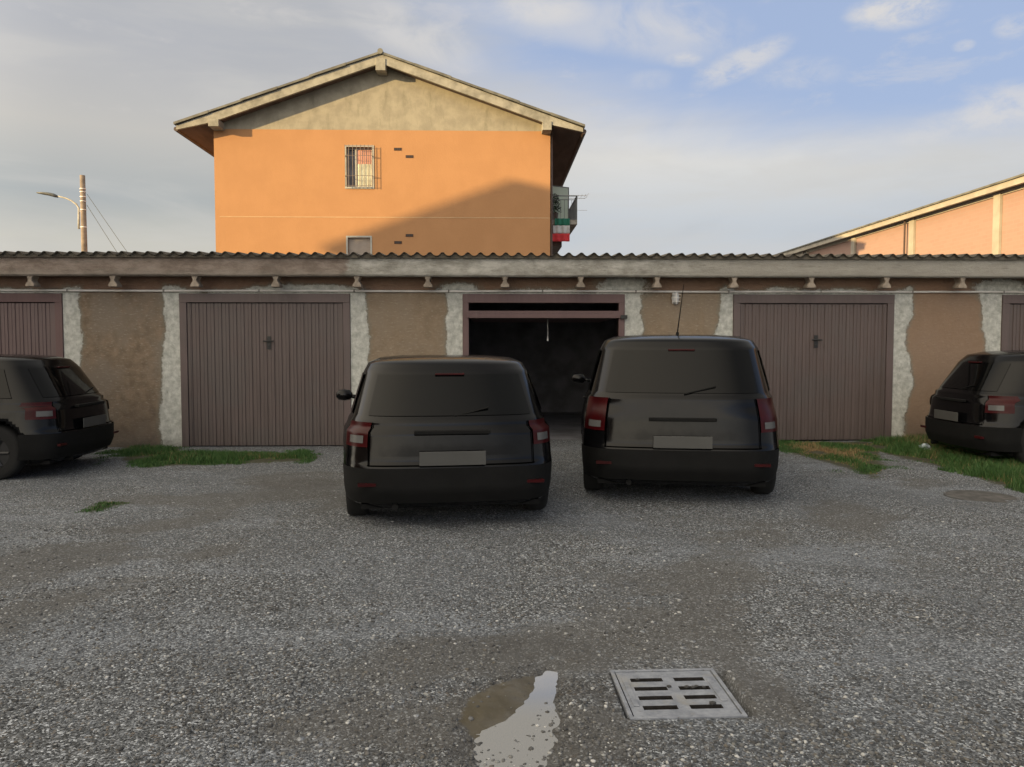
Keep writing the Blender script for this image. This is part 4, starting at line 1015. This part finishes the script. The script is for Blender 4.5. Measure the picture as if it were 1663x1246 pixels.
def make_car(L, Wd, H, label, loc, rz, tall=False, antenna=False):
    """rear of the car faces -y; origin on the ground under the middle"""
    o = empty('parked_car', loc, label, 'car', 'cars parked in front of the garages', rz)
    hl, hw = L / 2, Wd / 2; belt = H * .62; wr = .30; axr, axf = -hl + .68, hl - .74
    #      z        rear y          front y          half width  corner n
    T = [(.17, -hl + .10, hl - .16, hw * .93, 6.5), (.22, -hl + .04, hl - .06, hw * .975, 7), (.32, -hl, hl - .01, hw * .99, 7),
         (.50, -hl, hl, hw, 7), (.54, -hl + .03, hl - .01, hw, 7), (.68, -hl + .04, hl - .10, hw * .995, 6.5), (.78, -hl + .05, hl - .28, hw * .985, 6.5),
         (belt - .06, -hl + .07, hl - .78, hw * .965, 5), (belt, -hl + .08, hl - .98, hw * .945, 5.2),
         (belt + .02, -hl + .10, hl - 1.04, hw * .925, 5.2), (H - .13, -hl + (.24 if tall else .34), hl - 1.66, hw * .795, 5.0), (H - .06, -hl + (.28 if tall else .40), hl - 1.80, hw * .755, 4.2),
         (H - .02, -hl + (.42 if tall else .55), hl - 1.98, hw * .65, 3.4), (H, -hl + (.75 if tall else .9), hl - 2.25, hw * .42, 2.8)]
    zs = sorted(set([round(v, 4) for v in list(np.arange(.17, .70, .03)) + list(np.arange(.70, H, .035)) + [belt, belt + .05, H - .13, H - .06, H - .02, H]]))
    N = 176; ring = []
    def pt(z, th):
        yr, yf_, w, n = interp(T, z); cy = (yr + yf_) / 2; ly = (yf_ - yr) / 2
        c_, s_ = math.cos(th), math.sin(th)
        x = w * math.copysign(abs(c_) ** (2 / n), c_); y = cy + ly * math.copysign(abs(s_) ** (2 / n), s_)
        # slightly bowed ends
        y += (-1 if s_ < 0 else 1) * -.05 * (abs(x) / w) ** 2 * (1 if abs(s_) > .3 else 0) * abs(s_) ** .5
        return x, y
    def ths(i):                          # more even spacing along a superellipse
        t = 2 * PI * i / N; return t
    V = []; Fc = []
    for z in zs:
        for i in range(N):
            x, y = pt(z, ths(i)); xi = x
            for ay in (axr, axf):
                d = math.hypot(y - ay, z - wr)
                if d < wr + .05 and abs(x) > hw * .6: xi = math.copysign(hw - .27, x)
            V.append((xi, y, z))
    for j in range(len(zs) - 1):
        for i in range(N): Fc.append((j * N + i, j * N + (i + 1) % N, (j + 1) * N + (i + 1) % N, (j + 1) * N + i))
    Fc += [tuple(range(N))[::-1], tuple((len(zs) - 1) * N + i for i in range(N))]
    mb = MB(); mb.add(V, Fc); body = mb.build('body', M_CAR, o, smooth=True)
    # windows: patches of the shell set 4 mm proud, with rounded corners
    def patch(name, z0, z1, sel, mat, off=.006, nz=10, par=o, m_=28, inset=.0):
        V = []; Fc = []
        for j in range(nz + 1):
            z = z0 + (z1 - z0) * j / nz
            a, b_ = sel(j / nz)
            for i in range(m_ + 1):
                u = a + (b_ - a) * i / m_
                x, y = u_pt(z, u); V.append((x[0], x[1], z)) if False else V.append((x, y, z))
        for j in range(nz):
            for i in range(m_): Fc.append((j * (m_ + 1) + i, j * (m_ + 1) + i + 1, (j + 1) * (m_ + 1) + i + 1, (j + 1) * (m_ + 1) + i))
        me = MB(); me.add(V, Fc); ob = me.build(name, mat, par, smooth=True, recalc=False)
        return ob
    mode = ['r']; OFF = .008
    def u_pt(z, u):                      # rear/front: u = x fraction; sides: u = y position fraction
        yr, yf_, w, n = interp(T, z); cy = (yr + yf_) / 2; ly = (yf_ - yr) / 2
        if mode[0] in 'rf':
            x = u * w; s_ = -1 if mode[0] == 'r' else 1
            yy = ly * (max(0, 1 - abs(u) ** n)) ** (1 / n)
            th_s = (yy / ly) ** (n / 2)
            y = cy + s_ * yy + s_ * -.05 * u * u * (th_s ** .5 if th_s > .3 else 0)
            return x, y + s_ * OFF
        s_ = 1 if mode[0] == 'R' else -1
        v = u; y = cy + v * ly; x = s_ * (w * (max(0, 1 - abs(v) ** n)) ** (1 / n) + OFF)
        return x, y
    zt = H - .15; zb_ = belt + .05
    mode[0] = 'r'; patch('rear_window', zb_, zt, lambda t: (-.80 - .01 * t, .80 + .01 * t), M_CGL)
    mode[0] = 'f'; patch('windscreen', belt + .03, zt, lambda t: (-.86, .86), M_CGL)
    for sd_ in 'RL':
        mode[0] = sd_
        patch('side_window', zb_, zt, lambda t: (-.70 + .03 * t, -.08), M_CGL); patch('side_window', zb_, zt, lambda t: (-.03, .70 - .02 * t), M_CGL)
    # tail lamps, plate recess, bumper, seams, handle, wiper
    mode[0] = 'r'; OFF = .014
    for s_ in (-1, 1):
        tl = patch('tail_light', .66, belt + .0, lambda t: (s_ * .74, s_ * .94), M_TAIL, m_=10, nz=8)
    for s_ in (-1, 1):
        hy = hl - .16
    mode[0] = 'f'; OFF = .012
    for s_ in (-1, 1): patch('headlight', .58, .70, lambda t: (s_ * .55, s_ * .93), simple('headlight_glass', (.30, .31, .32), .1, .1, 3), m_=10, nz=6)
    mode[0] = 'r'; OFF = .018
    patch('bumper', .22, .50, lambda t: (-.97, .97), M_TRIM, m_=48, nz=8)
    yr = -hl
    mb = MB(); mb.box(-.26, .26, yr - .028, yr - .02, .40 + .12, .40 + .23); pl = mb.build('number_plate', M_PLATE, o, bevel=.003)
    mb = MB(); mb.box(-.30, .30, yr + .00, yr + .05, .76, .79); mb.build('boot_handle', M_TRIM, o, bevel=.005)
    mb = MB(); yrw = interp(T, zb_ + .03)[0] - .03
    mb.tube([(0.02, yrw + .01, zb_ - .01), (.30, interp(T, zb_ + .05)[0] - .015, zb_ + .06)], .008, 6); mb.build('wiper', M_TRIM, o)
    for s_ in (-1, 1):
        mode[0] = 'r'; OFF = .019
        patch('reverse_lamp', .69, .75, lambda t: (s_ * .78, s_ * .90), simple('clear_lamp_lens', (.10, .10, .10), .2, .1, 5, spec=.3), m_=5, nz=3)
        mb = MB(); mb.box(s_ * hw * .74 - .07, s_ * hw * .74 + .07, -hl - .012 + .03, -hl + .05, .36, .385); mb.build('rear_reflector', M_TAIL, o)
    OFF = .012; seam = simple('panel_gap', (.0008, .0008, .0008), .9, .1, 5, spec=0)
    patch('tailgate_seam', .515, .523, lambda t: (-.74, .74), seam, m_=30, nz=1); patch('tailgate_seam', .52, belt, lambda t: (-.735, -.725), seam, m_=1, nz=8); patch('tailgate_seam', .52, belt, lambda t: (.725, .735), seam, m_=1, nz=8)
    mb = MB(); mb.box(-.12, .12, interp(T, H - .16)[0] - .02, interp(T, H - .16)[0] + .02, H - .155, H - .14); mb.build('brake_light', M_TAIL, o, bevel=.003)
    for s_ in (-1, 1):
        mb = MB(); ym = hl - 1.18; zc = belt + .08
        V = []; 
        mb.tube([(s_ * hw * .93, ym, zc - .03), (s_ * (hw + .05), ym - .01, zc - .01)], .022, 8)
        prof_ = [(0, .03), (.03, .085), (.10, .10), (.17, .085), (.20, .04)]
        mb.tube([(s_ * (hw + .01 + t * .85), ym - .02, zc) for t, r_ in prof_], [r_ * .62 for t, r_ in prof_], 12)
        mi = mb.build('wing_mirror', M_CAR, o, smooth=True); mi.scale = (1, 1, 1)
        for yy in (-.15, .62):
            mb = MB(); mb.tube([(s_ * (hw * .975 + .012), yy - .09, belt - .10), (s_ * (hw * .975 + .022), yy, belt - .10), (s_ * (hw * .975 + .012), yy + .09, belt - .10)], .012, 6); mb.build('door_handle', M_TRIM, o, smooth=True)
    for ay in (axr, axf):
        for s_ in (-1, 1):
            w_ = bpy.data.objects.new('wheel', None); COL.objects.link(w_); w_.parent = o; w_.location = (s_ * (hw - .135), ay, wr)
            mb = MB(); pr = [(-.085, .17), (-.092, .24), (-.085, .285), (-.05, .30), (.05, .30), (.085, .285), (.092, .24), (.085, .17)]
            V = []; Fc = []; n_ = 32
            for i in range(n_):
                a = 2 * PI * i / n_
                for u, r_ in pr: V.append((u, r_ * math.cos(a), r_ * math.sin(a)))
            for i in range(n_):
                for j in range(7): Fc.append((i * 8 + j, i * 8 + j + 1, ((i + 1) % n_) * 8 + j + 1, ((i + 1) % n_) * 8 + j))
            mb.add(V, Fc); mb.build('tyre', M_TYRE, w_, smooth=True)
            mb = MB(); mb.tube([(s_ * .02, 0, 0), (s_ * .075, 0, 0)], [.175, .175], 28); mb.tube([(s_ * .075, 0, 0), (s_ * .088, 0, 0)], .05, 14)
            for i in range(6):
                a = 2 * PI * i / 6; mb.tube([(s_ * .08, .04 * math.cos(a), .04 * math.sin(a)), (s_ * .078, .165 * math.cos(a), .165 * math.sin(a))], .018, 6)
            mb.build('rim', M_RIM, w_)
    mb = MB(); mb.box(-hw * .80, hw * .80, -hl + .15, hl - .2, .16, .20); mb.tube([(-hw * .5, -hl + .30, .20), (-hw * .5, -hl + .03, .19)], .025, 10); mb.build('underbody', M_TRIM, o)
    if antenna:
        ya, za = antenna; q_ = P(1100, 549, loc[1] + ya) - Vector(loc); xa = q_.x * math.cos(rz) + ya * math.sin(rz)
        mb = MB(); mb.tube([(xa, ya, za - .03), (xa + .002, ya, za + .03)], [.022, .014], 10); mb.tube([(xa + .002, ya, za + .03), (xa + .05, ya - .10, za + .50)], [.007, .003], 6); mb.build('antenna', M_TRIM, o)
    return o
def on_ground(px, py): p = G(px, py); return p
# rear edge centre and heading are given; the origin is half a length further on
def park(xr, yr, rz, L, Wd, H, label, **kw):
    x = xr - math.sin(rz) * L / 2; y = yr + math.cos(rz) * L / 2
    z = float(zat([x], [y - 1])[0]) * .5
    return make_car(L, Wd, H, label, (x, y, z), rz, **kw)
park(-.32, -5.10, R(7), 3.6, 1.80, 1.37, 'black hatchback nearest the viewer, parked with its tail to the camera left of the centre')
park(1.70, -4.28, R(-9), 3.6, 1.90, 1.55, 'taller black hatchback with a roof aerial, parked below the small wall lamp', tall=True, antenna=(-1.0, 1.545))
def park_side(xr, y, rz, L, Wd, H, label):      # standing across the picture, tail at xr
    x = xr - math.sin(rz) * L / 2
    return make_car(L, Wd, H, label, (x, y, float(zat([x + math.sin(rz) * .9], [y])[0]) * .6), rz)
park_side(-4.74, -1.98, R(91), 3.7, 1.64, 1.36, 'black hatchback parked side-on at the left, cut by the edge of the picture')
park_side(5.62, -1.85, R(-92), 3.7, 1.62, 1.38, 'black hatchback parked side-on at the right, beside the long grass bank')

# pale bag caught in the grass by the right car
bp = P(1503, 712, -1.1)
bmb = bmesh.new(); bmesh.ops.create_icosphere(bmb, subdivisions=3, radius=1)
bag = MB(); bag.add([tuple(Vector((v.co.x * .075, v.co.y * .06, v.co.z * .055)) * (1 + .55 * noise.noise(v.co * 2.3) + .25 * noise.noise(v.co * 6)) + Vector((0, 0, .045))) for v in bmb.verts], [tuple(v.index for v in f.verts) for f in bmb.faces]); bmb.free()
bo = bag.build('plastic_bag', simple('pale_plastic', (.40, .47, .52), .4, .15, 8), None); bo.location = (bp.x, -1.1, .05)
tag(bo, 'small pale plastic bag lying in the grass beside the right-hand car', 'bag')
